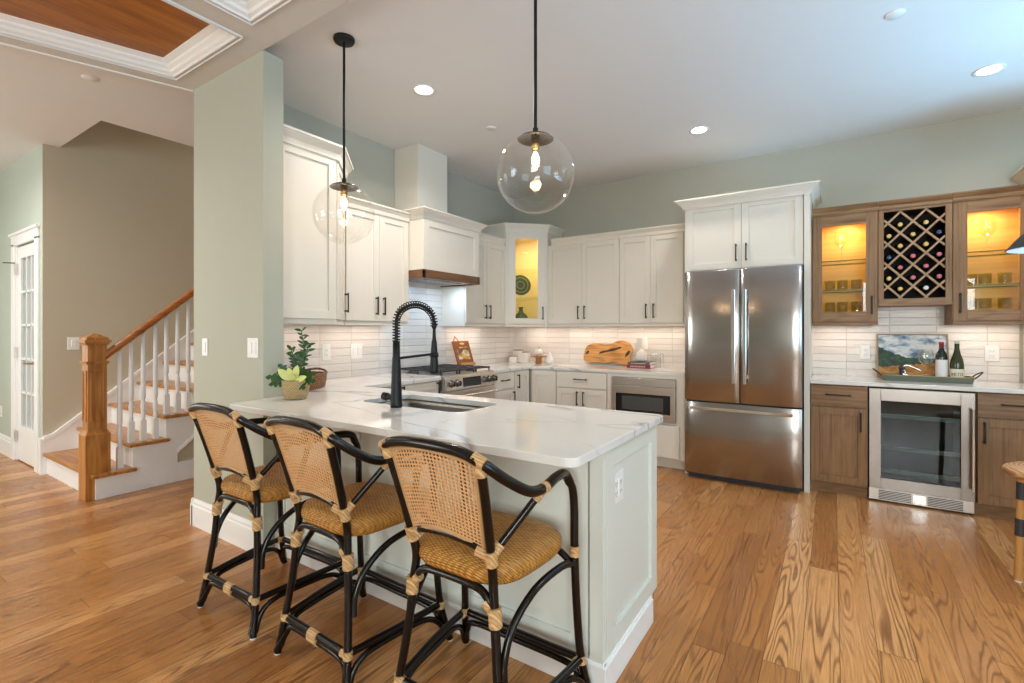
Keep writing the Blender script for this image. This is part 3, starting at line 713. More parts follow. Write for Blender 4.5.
# microwave drawer
c = thing('microwave_drawer', 'stainless steel microwave drawer with dark window under the worktop', 'microwave', (1.91, -.4, .445))
x0, x1 = 1.60, 2.225
obj('housing', B(x0, x1, -.62, -.06, .445, .847), 'blk2', c)
obj('control_panel', B(x0, x1, -.662, -.622, .772, .846), 'steelh', c, .002)
m = MB(); m.box(x0, x1, -.668, -.624, .695, .768); m.box(x0, x1, -.668, -.624, .445, .515); m.box(x0, x0+.045, -.668, -.624, .515, .695); m.box(x1-.045, x1, -.668, -.624, .515, .695)
dd = obj('drawer_front', m, 'steelh', c, .002); obj('window', B(x0+.045, x1-.045, -.664, -.626, .515, .695), 'blackglass', dd)
m = MB(); m.box(x0+.11, x1-.11, -.6655, -.664, .54, .67); M['greyglass'] = plain('grey_mesh_glass', (.07, .07, .068), .2); obj('window_mesh', m, 'greyglass', dd)
# refrigerator and enclosure
c = thing('refrigerator_cabinet', 'tall white refrigerator enclosure with two doors above the refrigerator', 'cabinet', (2.79, -.3, 0))
obj('side_panel', B(2.312, 2.336, -.66, -.002, 0, 2.45), 'cab', c); obj('side_panel', B(3.252, 3.292, -.675, -.002, 0, 2.45), 'cab', c)
obj('upper_box', B(2.336, 3.252, -.64, -.002, 1.845, 2.45), 'cab', c)
T4 = Tb(2.325, -.664); W = .461
add_door(c, T4, 0, 1.85, W, .585, hx=W-.04, hz=1.985, L=.15); add_door(c, T4, W, 1.85, W, .585, hx=W+.04, hz=1.985, L=.15)
crown(c, [(2.312, -.38), (2.312, -.675), (3.292, -.675), (3.292, -.002)], 2.41, 2.492, .072)
c = thing('refrigerator', 'stainless steel french-door refrigerator with bottom freezer drawer', 'refrigerator', (2.79, -.4, 0))
x0, x1 = 2.342, 3.244; xm = (x0+x1)/2; fy = -.791
obj('case', B(x0+.004, x1-.004, -.735, -.05, .03, 1.822), 'blk2', c)
def bowed(x0, x1, z0, z1, r=.014):
    m = MB(); n = 12; pl = []
    for k in range(n+1):
        t = k/n; pl.append((x0+(x1-x0)*t, fy-.006*(1-(2*t-1)**2)+(0 if 0 < k < n else .006)))
    m.prism([(x0, -.738)]+pl+[(x1, -.738)], z0, z1, False)
    for i in range(len(m.f)-14, len(m.f)): m.smf[i] = True
    return m
d1 = obj('door', bowed(x0, xm-.003, .695, 1.828), 'steel', c, .003); d2 = obj('door', bowed(xm+.003, x1, .695, 1.828), 'steel', c, .003)
d3 = obj('freezer_drawer', bowed(x0, x1, .055, .683), 'steel', c, .003)
for dd, xx in ((d1, xm-.043), (d2, xm+.043)):
    m = MB(); m.box(xx-.013, xx+.013, fy-.052, fy-.036, .86, 1.655); m.box(xx-.01, xx+.01, fy-.04, fy+.005, .90, .93); m.box(xx-.01, xx+.01, fy-.04, fy+.005, 1.585, 1.615); obj('handle', m, 'chrome', dd, .004)
m = MB(); m.box(2.40, 3.185, fy-.052, fy-.036, .622, .648); m.box(2.44, 2.47, fy-.04, fy+.005, .625, .645); m.box(3.115, 3.145, fy-.04, fy+.005, .625, .645); obj('handle', m, 'chrome', d3, .004)
m = MB()
for k in range(8): m.box(3.10+k*.012, 3.108+k*.012, fy-.004, fy+.002, 1.760, 1.770-(k % 2)*.003)
obj('badge', m, 'chrome', d2)
obj('toe_grille', B(x0+.02, x1-.02, -.72, -.1, .0, .05), 'blk2', c)

# worktops
c = None
def roundc(cx, cy, r, a0, a1, n=6): return [(cx+r*math.cos(math.radians(a0+(a1-a0)*k/n)), cy+r*math.sin(math.radians(a0+(a1-a0)*k/n))) for k in range(n+1)]
KX, KY0, KY1 = 2.790, -3.922, -2.972
out = roundc(.72+.03, KY0+.03, .03, 180, 270)+roundc(KX-.045, KY0+.045, .045, 270, 360)+roundc(KX-.03, KY1-.03, .03, 0, 90)+[(.652, KY1), (.652, -2.126), (.010, -2.126), (.010, SY1+.001), (SX1+.001, SY1+.001), (SX1+.001, SY0), (.72, SY0-.001)]
sx0, sx1, sy0, sy1, sr = 1.23, 1.955, -3.465, -3.10, .07
hole = roundc(sx0+sr, sy0+sr, sr, 180, 270)+roundc(sx1-sr, sy0+sr, sr, 270, 360)+roundc(sx1-sr, sy1-sr, sr, 0, 90)+roundc(sx0+sr, sy1-sr, sr, 90, 180)
o = poly_slab('worktop', out, [hole], .885, .915, 'quartz', .003, None); tag(o, 'white veined quartz worktop over the peninsula with the sink cut into it', 'countertop')
o = poly_slab('worktop', [(.010, -1.372), (.652, -1.372), (.652, -.652), (2.308, -.652), (2.308, -.010), (.010, -.010)], [], .885, .915, 'quartz', .003, None)
tag(o, 'l-shaped white quartz worktop from the range round to the refrigerator', 'countertop')
o = poly_slab('worktop', [(3.294, -.652), (4.655, -.652), (4.655, -.010), (3.294, -.010)], [], .882, .912, 'quartz', .003, None)
tag(o, 'white quartz worktop of the bar above the wine cooler', 'countertop')
# sink
c = thing('sink', 'undermount stainless steel sink in the peninsula', 'sink', ((sx0+sx1)/2, (sy0+sy1)/2, .68))
m = MB(); n = len(hole); rings = []
for (d, z) in ((.012, .884), (-.004, .884), (-.002, .86), (.004, .72), (.03, .692), (.10, .686)): rings.append([(*p, z) for p in inset(hole, d)])
rings[0] = [(*p, .884) for p in inset(hole, -.02)]
vs = [v for r in rings for v in r]; fs = [(k*n+i, k*n+(i+1) % n, (k+1)*n+(i+1) % n, (k+1)*n+i) for k in range(len(rings)-1) for i in range(n)]+[tuple(range((len(rings)-1)*n, len(rings)*n))]
m.add(vs, fs, True); obj('basin', m, plain('satin_sink_steel', (.30, .28, .26), .3, 1.), c)
m = MB(); m.lathe([(.0, .689), (.02, .689), (.042, .692), (.045, .688), (0, .688)], (1.6, -3.28, 0), 24); obj('drain', m, 'chrome', c)
# faucet
fxx, fyy = 1.575, -3.505
c = thing('kitchen_faucet', 'tall matte black pull-down faucet with exposed spring neck', 'faucet', (fxx, fyy, .915))
m = MB(); m.lathe([(0, 0), (.030, 0), (.031, .012), (.029, .03), (.024, .17), (.021, .24), (.021, .252), (.019, .258), (.018, .34), (0, .34)], (fxx, fyy, .915), 24); obj('body', m, 'black', c)
dirv = Vector((.16, .98, 0)).normalized(); E0 = Vector((fxx, fyy, 0)); RSP = .122
path = [E0+Vector((0, 0, 1.25)), E0+Vector((0, 0, 1.30)), E0+Vector((0, 0, 1.352))]
for k in range(1, 13): a = PI*k/12; path.append(E0+dirv*(RSP-RSP*math.cos(a))+Vector((0, 0, 1.352+RSP*math.sin(a)*.78)))
path.append(E0+dirv*2*RSP+Vector((0, 0, 1.33)))
m = MB(); m.tube(path, .0085, 10, 3); obj('hose', m, 'black', c)
Pm = crom([Vector(p) for p in path], 8); m = MB(); cum = [0]
for a, b in zip(Pm, Pm[1:]): cum.append(cum[-1]+(b-a).length)
sp = []; turns = 32; tot = cum[-1]; N = turns*12; side = dirv.cross(Vector((0, 0, 1)))
for k in range(N+1):
    s_ = tot*k/N; i = max(0, min(len(Pm)-2, next((j for j in range(len(cum)-1) if cum[j+1] >= s_), len(Pm)-2)))
    t = (s_-cum[i])/max(1e-9, cum[i+1]-cum[i]); p = Pm[i].lerp(Pm[i+1], t); tg = (Pm[i+1]-Pm[i]).normalized(); nn = side.cross(tg)
    th = 2*PI*turns*k/N; sp.append(p+side*.0185*math.cos(th)+nn*.0185*math.sin(th))
m.tube(sp, .0031, 6, raw=True); obj('spring_coil', m, 'black', c)
EP = E0+dirv*2*RSP
m = MB(); m.lathe([(0, .0), (.024, .0), (.026, .01), (.022, .06), (.018, .13), (.015, .17), (.010, .19), (.008, .24), (.013, .25), (.015, .262), (.010, .285), (0, .285)], (EP.x, EP.y, 1.075), 20); obj('spray_head', m, 'black', c)
m = MB(); m.tube([E0+Vector((0, 0, 1.165)), EP+Vector((0, 0, 1.18))], .007, 8, raw=True); m.lathe([(0, -.012), (.024, -.012), (.024, .012), (0, .012)], (EP.x, EP.y, 1.175), 20); obj('support_arm', m, 'black', c)
m = MB(); sd = Vector((-.85, -.1, 0)).normalized(); m.tube([E0+Vector((0, 0, .965))+sd*.02, E0+Vector((0, 0, .965))+sd*.065], .015, 14, raw=True); m.tube([E0+Vector((0, 0, .965))+sd*.06, E0+Vector((0, 0, .968))+sd*.085], .021, 14, raw=True); obj('lever_handle', m, 'black', c)

# peninsula base
PX, PYF, PYR = 2.762, -3.632, -3.0
c = thing('peninsula', 'pale panelled peninsula base with white plinth and end panel', 'kitchen peninsula', (1.7, -3.3, 0))
m = MB(); m.box(SX1+.004, 1.21, PYF+.02, PYR, .0, CT-.001); m.box(1.975, PX-.02, PYF+.02, PYR, 0, CT-.001); m.box(1.21, 1.975, PYF+.02, PYF+.06, 0, CT-.001); m.box(1.21, 1.975, PYR-.04, PYR, 0, CT-.001); m.box(1.21, 1.975, PYF+.06, PYR-.04, 0, .6)
m.box(.652, SX1+.1, PYR-.02, PYR, .1, CT-.001)
obj('body', m, 'pen', c)
pw = (PX-.055-(SX1+.02))/3
for k in range(3):
    obj('back_panel', shaker(MB(), pw, CT-.115, place((SX1+.012+k*pw, PYF, 0), 0), .07, .019, .002, .112), 'pen', c, .001)
m = MB(); m.box(PX-.052, PX-.006, PYF-.002, PYF+.02, .11, CT-.001); m.box(PX-.008, PX, PYF-.002, PYF+.012, .11, CT-.001); m.box(PX-.008, PX-.001, PYF+.020, PYF+.030, .11, CT-.001); obj('corner_post', m, 'pen', c, .001)
T4 = place((PX, PYF+.036, 0), PI/2); W = -3.0-(PYF+.036)
obj('end_panel', shaker(MB(), W, CT-.115, T4, .078, .019, 0, .112, .012), 'pen', c, .001)
m = MB(); m.box(SX1+.002, PX+.012, PYF-.008, PYF+.02, 0, .105); m.box(PX-.02, PX+.012, PYF+.02, -3.09, 0, .105); m.prism_ax([(PYF-.008, .105), (PYF-.001, .117), (PYF+.02, .117), (PYF+.02, .105)], SX1+.002, PX+.004, 'x'); m.box(PX-.01, PX+.004, PYF, -3.09, .105, .114)
obj('plinth', m, 'trim', c, .002)
wall_plate('wall_outlet', 'white outlet on the end panel of the peninsula', 'outlet', place((PX-.012, -3.475, .705), PI/2), .125, .118, 'outlet')

# range
c = thing('kitchen_range', 'stainless steel gas range with six knobs and black grates', 'range', (.35, -1.75, 0))
ry0, ry1 = -2.124, -1.374
obj('body', B(.01, .64, ry0, ry1, .02, .895), 'steelh', c)
obj('cooktop', B(.012, .655, ry0, ry1, .895, .918), 'steelh', c, .003)
m = MB(); T0 = m.T
m.prism_ax([(.64, .79), (.70, .795), (.69, .90), (.655, .918), (.64, .918)], ry0, ry1, 'y'); obj('control_panel', m, 'steelh', c, .002)
cp = [o_ for o_ in c.children if o_.name.startswith('control_panel')][0]
tl = math.atan2(.01, .105)
def onpanel(y, z): return Vector((.701-(z-.795)*.095, y, z))
M['knobm'] = plain('dark_steel_knob', (.16, .15, .14), .25, 1.)
for y in (ry0+.075, ry0+.155, ry1-.20, ry1-.125, ry1-.05):
    p = onpanel(y, .845); m = MB(); m.T = Matrix.Translation(p) @ Matrix.Rotation(PI/2-.09, 4, 'Y')
    m.lathe([(0, -.004), (.030, -.004), (.031, .004), (.025, .006), (.024, .032), (.022, .036), (0, .036)], (0,0,0), 20); m.box(-.022, .022, -.004, .004, .036, .044)
    obj('knob', m, M['knobm'], c)
    m = MB(); m.T = Matrix.Translation(p) @ Matrix.Rotation(PI/2-.09, 4, 'Y'); m.lathe([(.0, -.006), (.035, -.006), (.035, -.001), (0, -.001)], (0,0,0), 20); obj('knob_ring', m, 'blk2', c)
m = MB(); m.prism_ax([(.700, .805), (.7035, .805), (.695, .887), (.690, .887)], ry0+.235, ry1-.255, 'y'); obj('display', m, 'blackglass', cp)
m = MB(); m.box(.64, .685, ry0+.004, ry1-.004, .20, .775); dd = obj('oven_door', m, 'steelh', c, .004)
obj('oven_window', B(.684, .688, ry0+.09, ry1-.09, .36, .64), 'blackglass', dd)
m = MB(); m.tube([(.735, ry0+.05, .735), (.735, ry1-.05, .735)], .012, 12, raw=True)
for y in (ry0+.09, ry1-.09): m.tube([(.68, y, .735), (.735, y, .735)], .009, 8, raw=True)
obj('handle', m, 'chrome', dd)
obj('lower_drawer', B(.64, .682, ry0+.004, ry1-.004, .07, .19), 'steelh', c, .003)
for gy in (ry0+.02, ry0+.265, ry0+.51):
    m = MB(); g0, g1 = gy, gy+.22; zz = .945
    for a in (g0, g1-.012, (g0+g1)/2-.006): m.box(.05, .63, a, a+.012, zz, zz+.014)
    for b in (.05, .19, .335, .48, .618): m.box(b, b+.012, g0, g1, zz, zz+.014)
    for a in (g0, g1-.012):
        for b in (.05, .335, .618): m.box(b, b+.012, a, a+.012, .918, zz)
    obj('grate', m, 'blk2', c, .002)
for (bx, by) in ((.18, ry0+.13), (.48, ry0+.13), (.33, ry0+.375), (.18, ry0+.62), (.48, ry0+.62)):
    m = MB(); m.lathe([(0, 0), (.055, 0), (.05, .008), (.034, .01), (.034, .02), (.03, .023), (0, .023)], (bx, by, .918), 20); obj('burner', m, 'blk2', c)

# ------------------------------------------------------------------ bar: base cabinets, wine cooler, display cabinets
c = thing('base_cabinet', 'brown stained wood base cabinet left of the wine cooler', 'cabinet', (3.48, -.3, 0))
obj('body', B(3.294, 3.672, -.61, -.002, TK, .881), 'stain', c); obj('toe_kick', B(3.294, 3.672, -.555, -.002, 0, TK), 'stainx', c)
T4 = Tb(3.297, -.632)
add_door(c, T4, 0, .708, .37, .165, 'stainx', hx=.185, hz=.80, horiz=True, name='drawer', flat=True, L=.17); add_door(c, T4, 0, TK+.0, .37, .60, 'stain', hx=.33, hz=.60, L=.15)
c = thing('base_cabinet', 'brown stained wood base cabinet right of the wine cooler', 'cabinet', (4.47, -.3, 0))
obj('body', B(4.288, 4.652, -.61, -.002, TK, .881), 'stain', c); obj('toe_kick', B(4.288, 4.652, -.555, -.002, 0, TK), 'stainx', c)
T4 = Tb(4.290, -.632)
add_door(c, T4, 0, .708, .36, .165, 'stainx', hx=.20, hz=.80, horiz=True, name='drawer', flat=True, L=.17); add_door(c, T4, 0, TK+.0, .36, .60, 'stain', hx=.035, hz=.60, L=.15)
# cooler
c = thing('wine_cooler', 'stainless steel undercounter wine cooler with glass door and three racks', 'wine cooler', (3.98, -.3, 0))
x0, x1 = 3.679, 4.281
m = MB(); m.box(x0, x0+.03, -.585, -.03, .09, .87); m.box(x1-.03, x1, -.585, -.03, .09, .87); m.box(x0+.03, x1-.03, -.585, -.03, .84, .87); m.box(x0+.03, x1-.03, -.585, -.03, .09, .12); m.box(x0+.03, x1-.03, -.06, -.03, .12, .84); m.box(x0, x1, -.56, -.03, 0, .09)
obj('cabinet', m, 'blk2', c)
gx0, gx1, gz0, gz1 = 3.752, 4.205, .19, .775
m = MB(); m.box(x0, gx0, -.628, -.588, .105, .868); m.box(gx1, x1, -.628, -.588, .105, .868); m.box(gx0, gx1, -.628, -.588, .105, gz0); m.box(gx0, gx1, -.628, -.588, gz1, .868)
dd = obj('door', m, steel_mat('cooler_door_steel', (.29, .262, .24), .27, 2), c, .002); obj('door_glass', B(gx0, gx1, -.612, -.606, gz0, gz1), 'winepane', dd)
m = MB(); m.tube([(4.262, -.672, .185), (4.262, -.672, .765)], .010, 12, raw=True)
for z in (.24, .71): m.tube([(4.262, -.672, z), (4.262, -.628, z)], .007, 8, raw=True)
obj('handle', m, 'chrome', dd)
m = MB(); m.box(x0, x1, -.60, -.565, .012, .098)
gr = obj('vent_grille', m, 'steelh', c, .002); m = MB()
for k in range(6):
    m.box(x0+.06, x0+.255, -.604, -.598, .022+k*.012, .028+k*.012); m.box(x1-.255, x1-.06, -.604, -.598, .022+k*.012, .028+k*.012)
obj('vent_slots', m, 'black', gr)
m = MB(); m.box((x0+x1)/2-.035, (x0+x1)/2+.035, -.608, -.60, .02, .085); obj('lock_plate', m, 'chrome', gr)
M['beech'] = wood('beech_rack_front', (.5, .38, .24), (.66, .54, .38), (.76, .66, .5), 0, 1., .5)
area('cooler_led', (3.98, -.50, .835), (0, 0, 0), .35, .02, .5, (.9, .95, 1.))
for k, z in enumerate((.655, .41, .235)):
    m = MB(); m.box(gx0-.03, gx1+.03, -.575, -.555, z-.014, z+.014)
    if k == 2:
        m = MB(); n = 24; pts = [(gx0-.03, z-.014), (gx1+.03, z-.014)]+[(gx1+.03-(gx1-gx0+.06)*i/n, z+.008+.008*abs(math.sin(PI*i*7/n))) for i in range(n+1)]
        m.prism_ax(pts, -.575, -.555, 'y')
    obj('rack', m, M['beech'], c)
M['dkbottle'] = plain('dark_bottle_glass', (.012, .02, .012), .08)
# brown uppers
def display_cab(x0, x1, gx0, gx1, lab, hx, lampx):
    c = thing('display_cabinet', lab, 'cabinet', ((x0+x1)/2, -.15, UB))
    m = MB(); m.box(x0, x0+.018, -.31, -.002, UB, 2.30); m.box(x1-.018, x1, -.31, -.002, UB, 2.30); m.box(x0+.018, x1-.018, -.31, -.002, UB, UB+.018); m.box(x0+.018, x1-.018, -.31, -.002, 2.262, 2.30); m.box(x0+.018, x1-.018, -.012, -.002, UB+.018, 2.262)
    obj('body', m, 'amber', c)
    m = MB(); m.box(x0-.001, x0+.0, -.31, -.002, UB, 2.30); m.box(x1, x1+.001, -.31, -.002, UB, 2.30); m.box(x0-.001, x1+.001, -.335, -.002, UB-.022, UB)
    m.box(x0, x1, -.312, -.308, UB, UB+.018); obj('bottom_rail', m, 'stainx', c)
    Z0, Z1 = UB+.005, 2.285; m = MB()
    m.box(x0+.002, gx0, -.333, -.313, Z0, Z1); m.box(gx1, x1-.002, -.333, -.313, Z0, Z1)
    dd = obj('door', m, 'stain', c, .0012)
    obj('door_rail', B(gx0, gx1, -.333, -.313, Z0, 1.465), 'stainx', dd, .0012); obj('door_rail', B(gx0, gx1, -.333, -.313, 2.195, Z1), 'stainx', dd, .0012)
    obj('glass_pane', B(gx0, gx1, -.324, -.321, 1.465, 2.195), 'cabpane', dd)
    obj('handle', pull(Tb(0), hx, 1.518), 'black', dd, .002)
    for z in (1.655, 1.905):
        sh = obj('shelf', B(x0+.02, x1-.02, -.29, -.014, z-.009, z), ['greenglass', 'shelfedge'], c)
        for p in sh.data.polygons:
            if abs(p.normal.y) > .9: p.material_index = 1
    m = MB(); m.cyl((lampx, -.16), .028, 2.254, 2.262, 20); obj('puck_light', m, 'led', c)
    area('puck_lamp', (lampx, -.16, 2.25), (0, 0, 0), .05, .05, 2.2, (1., .70, .26))
    obj('raised_deck', B(x0+.019, x1-.019, -.305, -.013, UB+.018, 1.466), 'amber', c)
    crown(c, [(x0, -.333), (x1, -.333)], 2.285, 2.35, .035, 'stainx'); return c
display_cab(3.298, 3.752, 3.37, 3.673, 'brown wood display cabinet with lit glass door beside the refrigerator', 3.712, 3.55)
display_cab(4.207, 4.650, 4.29, 4.572, 'brown wood display cabinet with lit glass door right of the wine rack', 4.248, 4.42)
c = thing('wine_rack_cabinet', 'brown wood wall cabinet with a diagonal lattice wine rack', 'wine rack', (3.98, -.15, 1.51))
x0, x1 = 3.754, 4.205; ox0, ox1, oz0, oz1 = 3.79, 4.166, 1.564, 2.263
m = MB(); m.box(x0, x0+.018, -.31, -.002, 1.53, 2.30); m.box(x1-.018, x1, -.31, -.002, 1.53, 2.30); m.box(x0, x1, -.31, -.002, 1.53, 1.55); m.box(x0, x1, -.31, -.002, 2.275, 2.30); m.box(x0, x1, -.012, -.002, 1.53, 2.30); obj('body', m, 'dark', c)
m = MB(); m.box(x0, ox0, -.333, -.31, 1.53, 2.30); m.box(ox1, x1, -.333, -.31, 1.53, 2.30); obj('face_frame', m, 'stain', c, .001)
m = MB(); m.box(ox0, ox1, -.333, -.31, 1.53, oz0); m.box(x0, x1, -.35, -.002, 1.507, 1.53); obj('frame_rail', m, 'stainx', c, .001); obj('frame_rail', B(ox0, ox1, -.333, -.31, oz1, 2.30), 'stainx', c, .001)
hxp, hzp = .0790, .0855; cx0, cz0 = ox0+.027, 1.575
def clip(p, d):
    t0, t1 = -9, 9
    for k, (lo, hi) in enumerate(((ox0, ox1), (oz0, oz1))):
        a = (lo-p[k])/d[k]; b = (hi-p[k])/d[k]; t0 = max(t0, min(a, b)); t1 = min(t1, max(a, b))
    return (t0, t1) if t1-t0 > .02 else None
Ls = math.hypot(hxp, hzp)
for s in (1, -1):
    dv = (hxp/Ls, s*hzp/Ls); m = MB()
    for k in range(-21, 22, 2):
        p = (cx0+k*hxp, cz0)
        r = clip(p, dv)
        if not r: continue
        a = (p[0]+dv[0]*r[0], p[1]+dv[1]*r[0]); b = (p[0]+dv[0]*r[1], p[1]+dv[1]*r[1]); nx, nz = -dv[1]*.0072, dv[0]*.0072
        yy = -.322 if s > 0 else -.318
        for (ya, yb_) in ((yy, yy+.018),):
            m.add([(a[0]-nx, ya, a[1]-nz), (b[0]-nx, ya, b[1]-nz), (b[0]+nx, ya, b[1]+nz), (a[0]+nx, ya, a[1]+nz), (a[0]-nx, yb_, a[1]-nz), (b[0]-nx, yb_, b[1]-nz), (b[0]+nx, yb_, b[1]+nz), (a[0]+nx, yb_, a[1]+nz)],
                  [(0,1,2,3),(7,6,5,4),(0,4,5,1),(1,5,6,2),(2,6,7,3),(3,7,4,0)])
    obj('lattice', m, 'slat', c)
crown(c, [(x0, -.333), (x1, -.333)], 2.285, 2.35, .035, 'stainx')
# bottles in the rack
caps = {'gold': plain('gold_capsule', (.62, .42, .14), .35, .3), 'pink': plain('pink_red_capsule', (.55, .14, .18), .35, .2), 'blue': plain('dark_blue_capsule', (.04, .06, .13), .3, .3), 'white': plain('white_capsule', (.66, .68, .62), .4)}
colx = [70, 147, 222, 297, 378]; names_c = ['far left', 'left of centre', 'centre', 'right of centre', 'far right']
rk = [(0, 265, 'gold'), (0, 362, 'blue'), (0, 488, 'gold'), (1, 198, 'gold'), (1, 315, 'gold'), (1, 430, 'pink'), (1, 548, 'gold'), (2, 245, 'gold'), (2, 365, 'pink'), (2, 485, 'pink'), (3, 185, 'gold'), (3, 305, 'gold'), (3, 420, 'pink'), (3, 540, 'white'), (4, 230, 'blue'), (4, 358, 'pink'), (4, 480, 'pink')]
proto = None
cnt = {}
for (ci, py, cc) in rk:
    cnt[ci] = cnt.get(ci, 0)+1
    ii = ci; zc = 1.564+.70*(582-py)/487.
    jj = round((zc-cz0)/hzp-.5*0)
    if (ii+jj) % 2: jj += 1 if (zc-cz0)/hzp > jj else -1
    px_ = cx0+ii*hxp; pz_ = cz0+jj*hzp-.018
    ordn = ['topmost', 'second from top', 'third from top', 'lowest'][cnt[ci]-1]
    lab = '%s-capped wine bottle, %s in the %s column of the lattice rack' % (cc, ordn, names_c[ci])
    px_ = min(max(px_, ox0+.034), ox1-.034); pz_ = min(max(pz_, 1.592), 2.225)
    t = thing('wine_bottle', lab, 'bottle', (px_, -.17, pz_), 0, 'bottles lying in the wine rack')
    m = MB(); m.T = Matrix.Rotation(PI/2, 4, 'X') @ Matrix.Translation((0, 0, -.13))
    m.lathe([(0, 0), (.031, 0), (.033, .01), (.033, .15), (.027, .18), (.015, .205), (.013, .215), (0, .215)], (0,0,0), 18); obj('bottle_body', m, 'dkbottle', t, world=False)
    m = MB(); m.T = Matrix.Rotation(PI/2, 4, 'X') @ Matrix.Translation((0, 0, -.13)); m.lathe([(0, .214), (.0145, .214), (.0145, .262), (.0165, .264), (.0165, .276), (.013, .278), (0, .278)], (0,0,0), 18); obj('capsule', m, caps[cc], t, world=False)
# glassware
def tumbler(x, y, z, lab, grp):
    m = MB(); m.lathe([(0, .003), (.036, .003), (.038, .006), (.040, .088), (.0385, .088), (.036, .012), (0, .012)], (0, 0, 0), 20)
    o = obj('tumbler', m, 'tumbler'); o.location = (x, y, z); tag(o, lab, 'glass', grp); ROOT[o.name] = Matrix.Translation((x, y, z)); return o
for cab, xs, side in (('left display cabinet', (3.425, 3.515, 3.615), 0), ('right display cabinet', (4.335, 4.415, 4.525), 1)):
    for z, sh in ((1.467, 'bottom'), (1.656, 'middle shelf')):
        for x, w_ in zip(xs, ('left', 'middle', 'right')):
            tumbler(x, -.17, z, 'short clear tumbler, %s of three on the %s of the %s' % (w_, sh, cab), 'tumblers in the %s' % cab)
def wineglass(x, y, z, s, lab, mat='glass', grp=None):
    t = thing('wine_glass', lab, 'wine glass', (x, y, z), 0, grp)
    m = MB(); m.lathe([(0, 0), (.034*s, 0), (.034*s, .002*s), (.006*s, .008*s), (.0035*s, .03*s), (.0035*s, .085*s), (.008*s, .095*s)], (0,0,0), 20); obj('stem', m, mat, t, world=False)
    m = MB(); m.lathe([(.003*s, .094*s), (.022*s, .104*s), (.038*s, .125*s), (.043*s, .15*s), (.040*s, .18*s), (.034*s, .21*s)], (0,0,0), 24); obj('bowl', m, mat, t, world=False)
wineglass(3.51, -.17, 1.906, 1.25, 'clear stemmed wine glass on top shelf of left display cabinet', 'stemglass')
wineglass(4.43, -.17, 1.906, 1.25, 'clear stemmed wine glass on top shelf of right display cabinet', 'stemglass')
# tall white cabinet closing the bar on the right (its crown shows)
c = thing('pantry_cabinet', 'tall white cabinet at the right end of the bar, crown just in view', 'cabinet', (5.0, -.3, 0))
obj('body', B(4.66, 5.4, -.62, -.002, 0, 2.42), 'cab', c)
T4 = Tb(4.665, -.642); add_door(c, T4, 0, .1, .365, 2.28, hx=.33, hz=1.2); add_door(c, T4, .365, .1, .365, 2.28, hx=.40, hz=1.2)
crown(c, [(4.66, -.002), (4.66, -.64), (5.4, -.64), (5.4, -.002)], 2.405, 2.492, .075)

# outlets on tiles
wall_plate('wall_outlet', 'white outlet on the bar tiles left of the painting', 'outlet', place((3.682, -.008, 1.12), 0), .075, .12, 'outlet')
wall_plate('wall_outlet', 'white outlet on the bar tiles right of the bottles', 'outlet', place((4.487, -.008, 1.13), 0), .086, .125, 'outlet')
wall_plate('wall_outlet', 'white outlet on the left backsplash behind the plant', 'outlet', place((.008, -2.80, 1.13), PI/2), .078, .13, 'outlet')
wall_plate('light_switch', 'double white switch on the left backsplash right of the outlet', 'switch', place((.008, -2.50, 1.13), PI/2), .118, .13, 'switch')

# under-cabinet lights
UC = (1., .80, .66)
area('under_cabinet_light', (.14, -3.2, UB-.03), (0, 0, 0), .03, .55, .6, UC)
area('under_cabinet_light', (.14, -2.52, UB-.03), (0, 0, 0), .03, .58, .85, UC)
area('under_cabinet_light', (.14, -1.05, UB-.03), (0, 0, 0), .03, .58, 1.1, (1., .84, .74))
area('under_cabinet_light', (.45, -.14, UB-.03), (0, 0, 0), .45, .03, .8, UC)
area('under_cabinet_light', (1.12, -.14, UB-.03), (0, 0, 0), .75, .03, 1.15, UC)
area('under_cabinet_light', (1.88, -.14, UB-.03), (0, 0, 0), .65, .03, 1.05, UC)
area('under_cabinet_light', (3.52, -.14, UB-.03), (0, 0, 0), .36, .03, .62, UC)
area('under_cabinet_light', (4.43, -.14, UB-.03), (0, 0, 0), .36, .03, .7, UC)

# ------------------------------------------------------------------ ceiling fixtures
for (x, y, lab) in ((1.032, -2.736, 'lit round recessed ceiling light above the left run, nearest the range wall'), (2.499, -.945, 'lit round recessed ceiling light in front of the refrigerator cabinet'), (4.298, -.892, 'lit round recessed ceiling light above the bar at far right')):
    c = thing('recessed_or_fill_light', lab, 'ceiling light', (x, y, ZC), 0)
    m = MB(); m.lathe([(.058, -.002), (.078, -.006), (.082, -.001), (.058, .0)], (x, y, ZC), 32); obj('trim_ring', m, 'trim', c)
    m = MB(); m.lathe([(0, -.0035), (.060, -.0035), (.060, -.001), (0, -.001)], (x, y, ZC), 32); obj('lens', m, 'lamp', c)
    area('recessed_or_fill_lamp', (x, y, ZC-.02), (0, 0, 0), .12, .12, 15 if x < 2 else 4.5, PINK, 150)
area('recessed_or_fill_lamp', (4.7, -3.2, ZC-.02), (0, 0, 0), .12, .12, 13, PINK, 150)  # unseen fill lamp added right of the peninsula
for (x, y, lab) in ((4.7, -3.2, 'added round ceiling fill light, out of frame right of the peninsula'), (-2.3, -5.0, 'added round ceiling fill light in the hall, out of frame to the left'), (-.9, -5.6, 'added round ceiling fill light beside the coffered beams, out of frame')):  # fixtures added to house the out-of-frame fill lamps
    c = thing('recessed_or_fill_light', lab, 'ceiling light', (x, y, ZC), 0)
    m = MB(); m.lathe([(.058, -.002), (.078, -.006), (.082, -.001), (.058, .0)], (x, y, ZC), 32); obj('trim_ring', m, 'trim', c)
    m = MB(); m.lathe([(0, -.0035), (.060, -.0035), (.060, -.001), (0, -.001)], (x, y, ZC), 32); obj('lens', m, 'lamp', c)
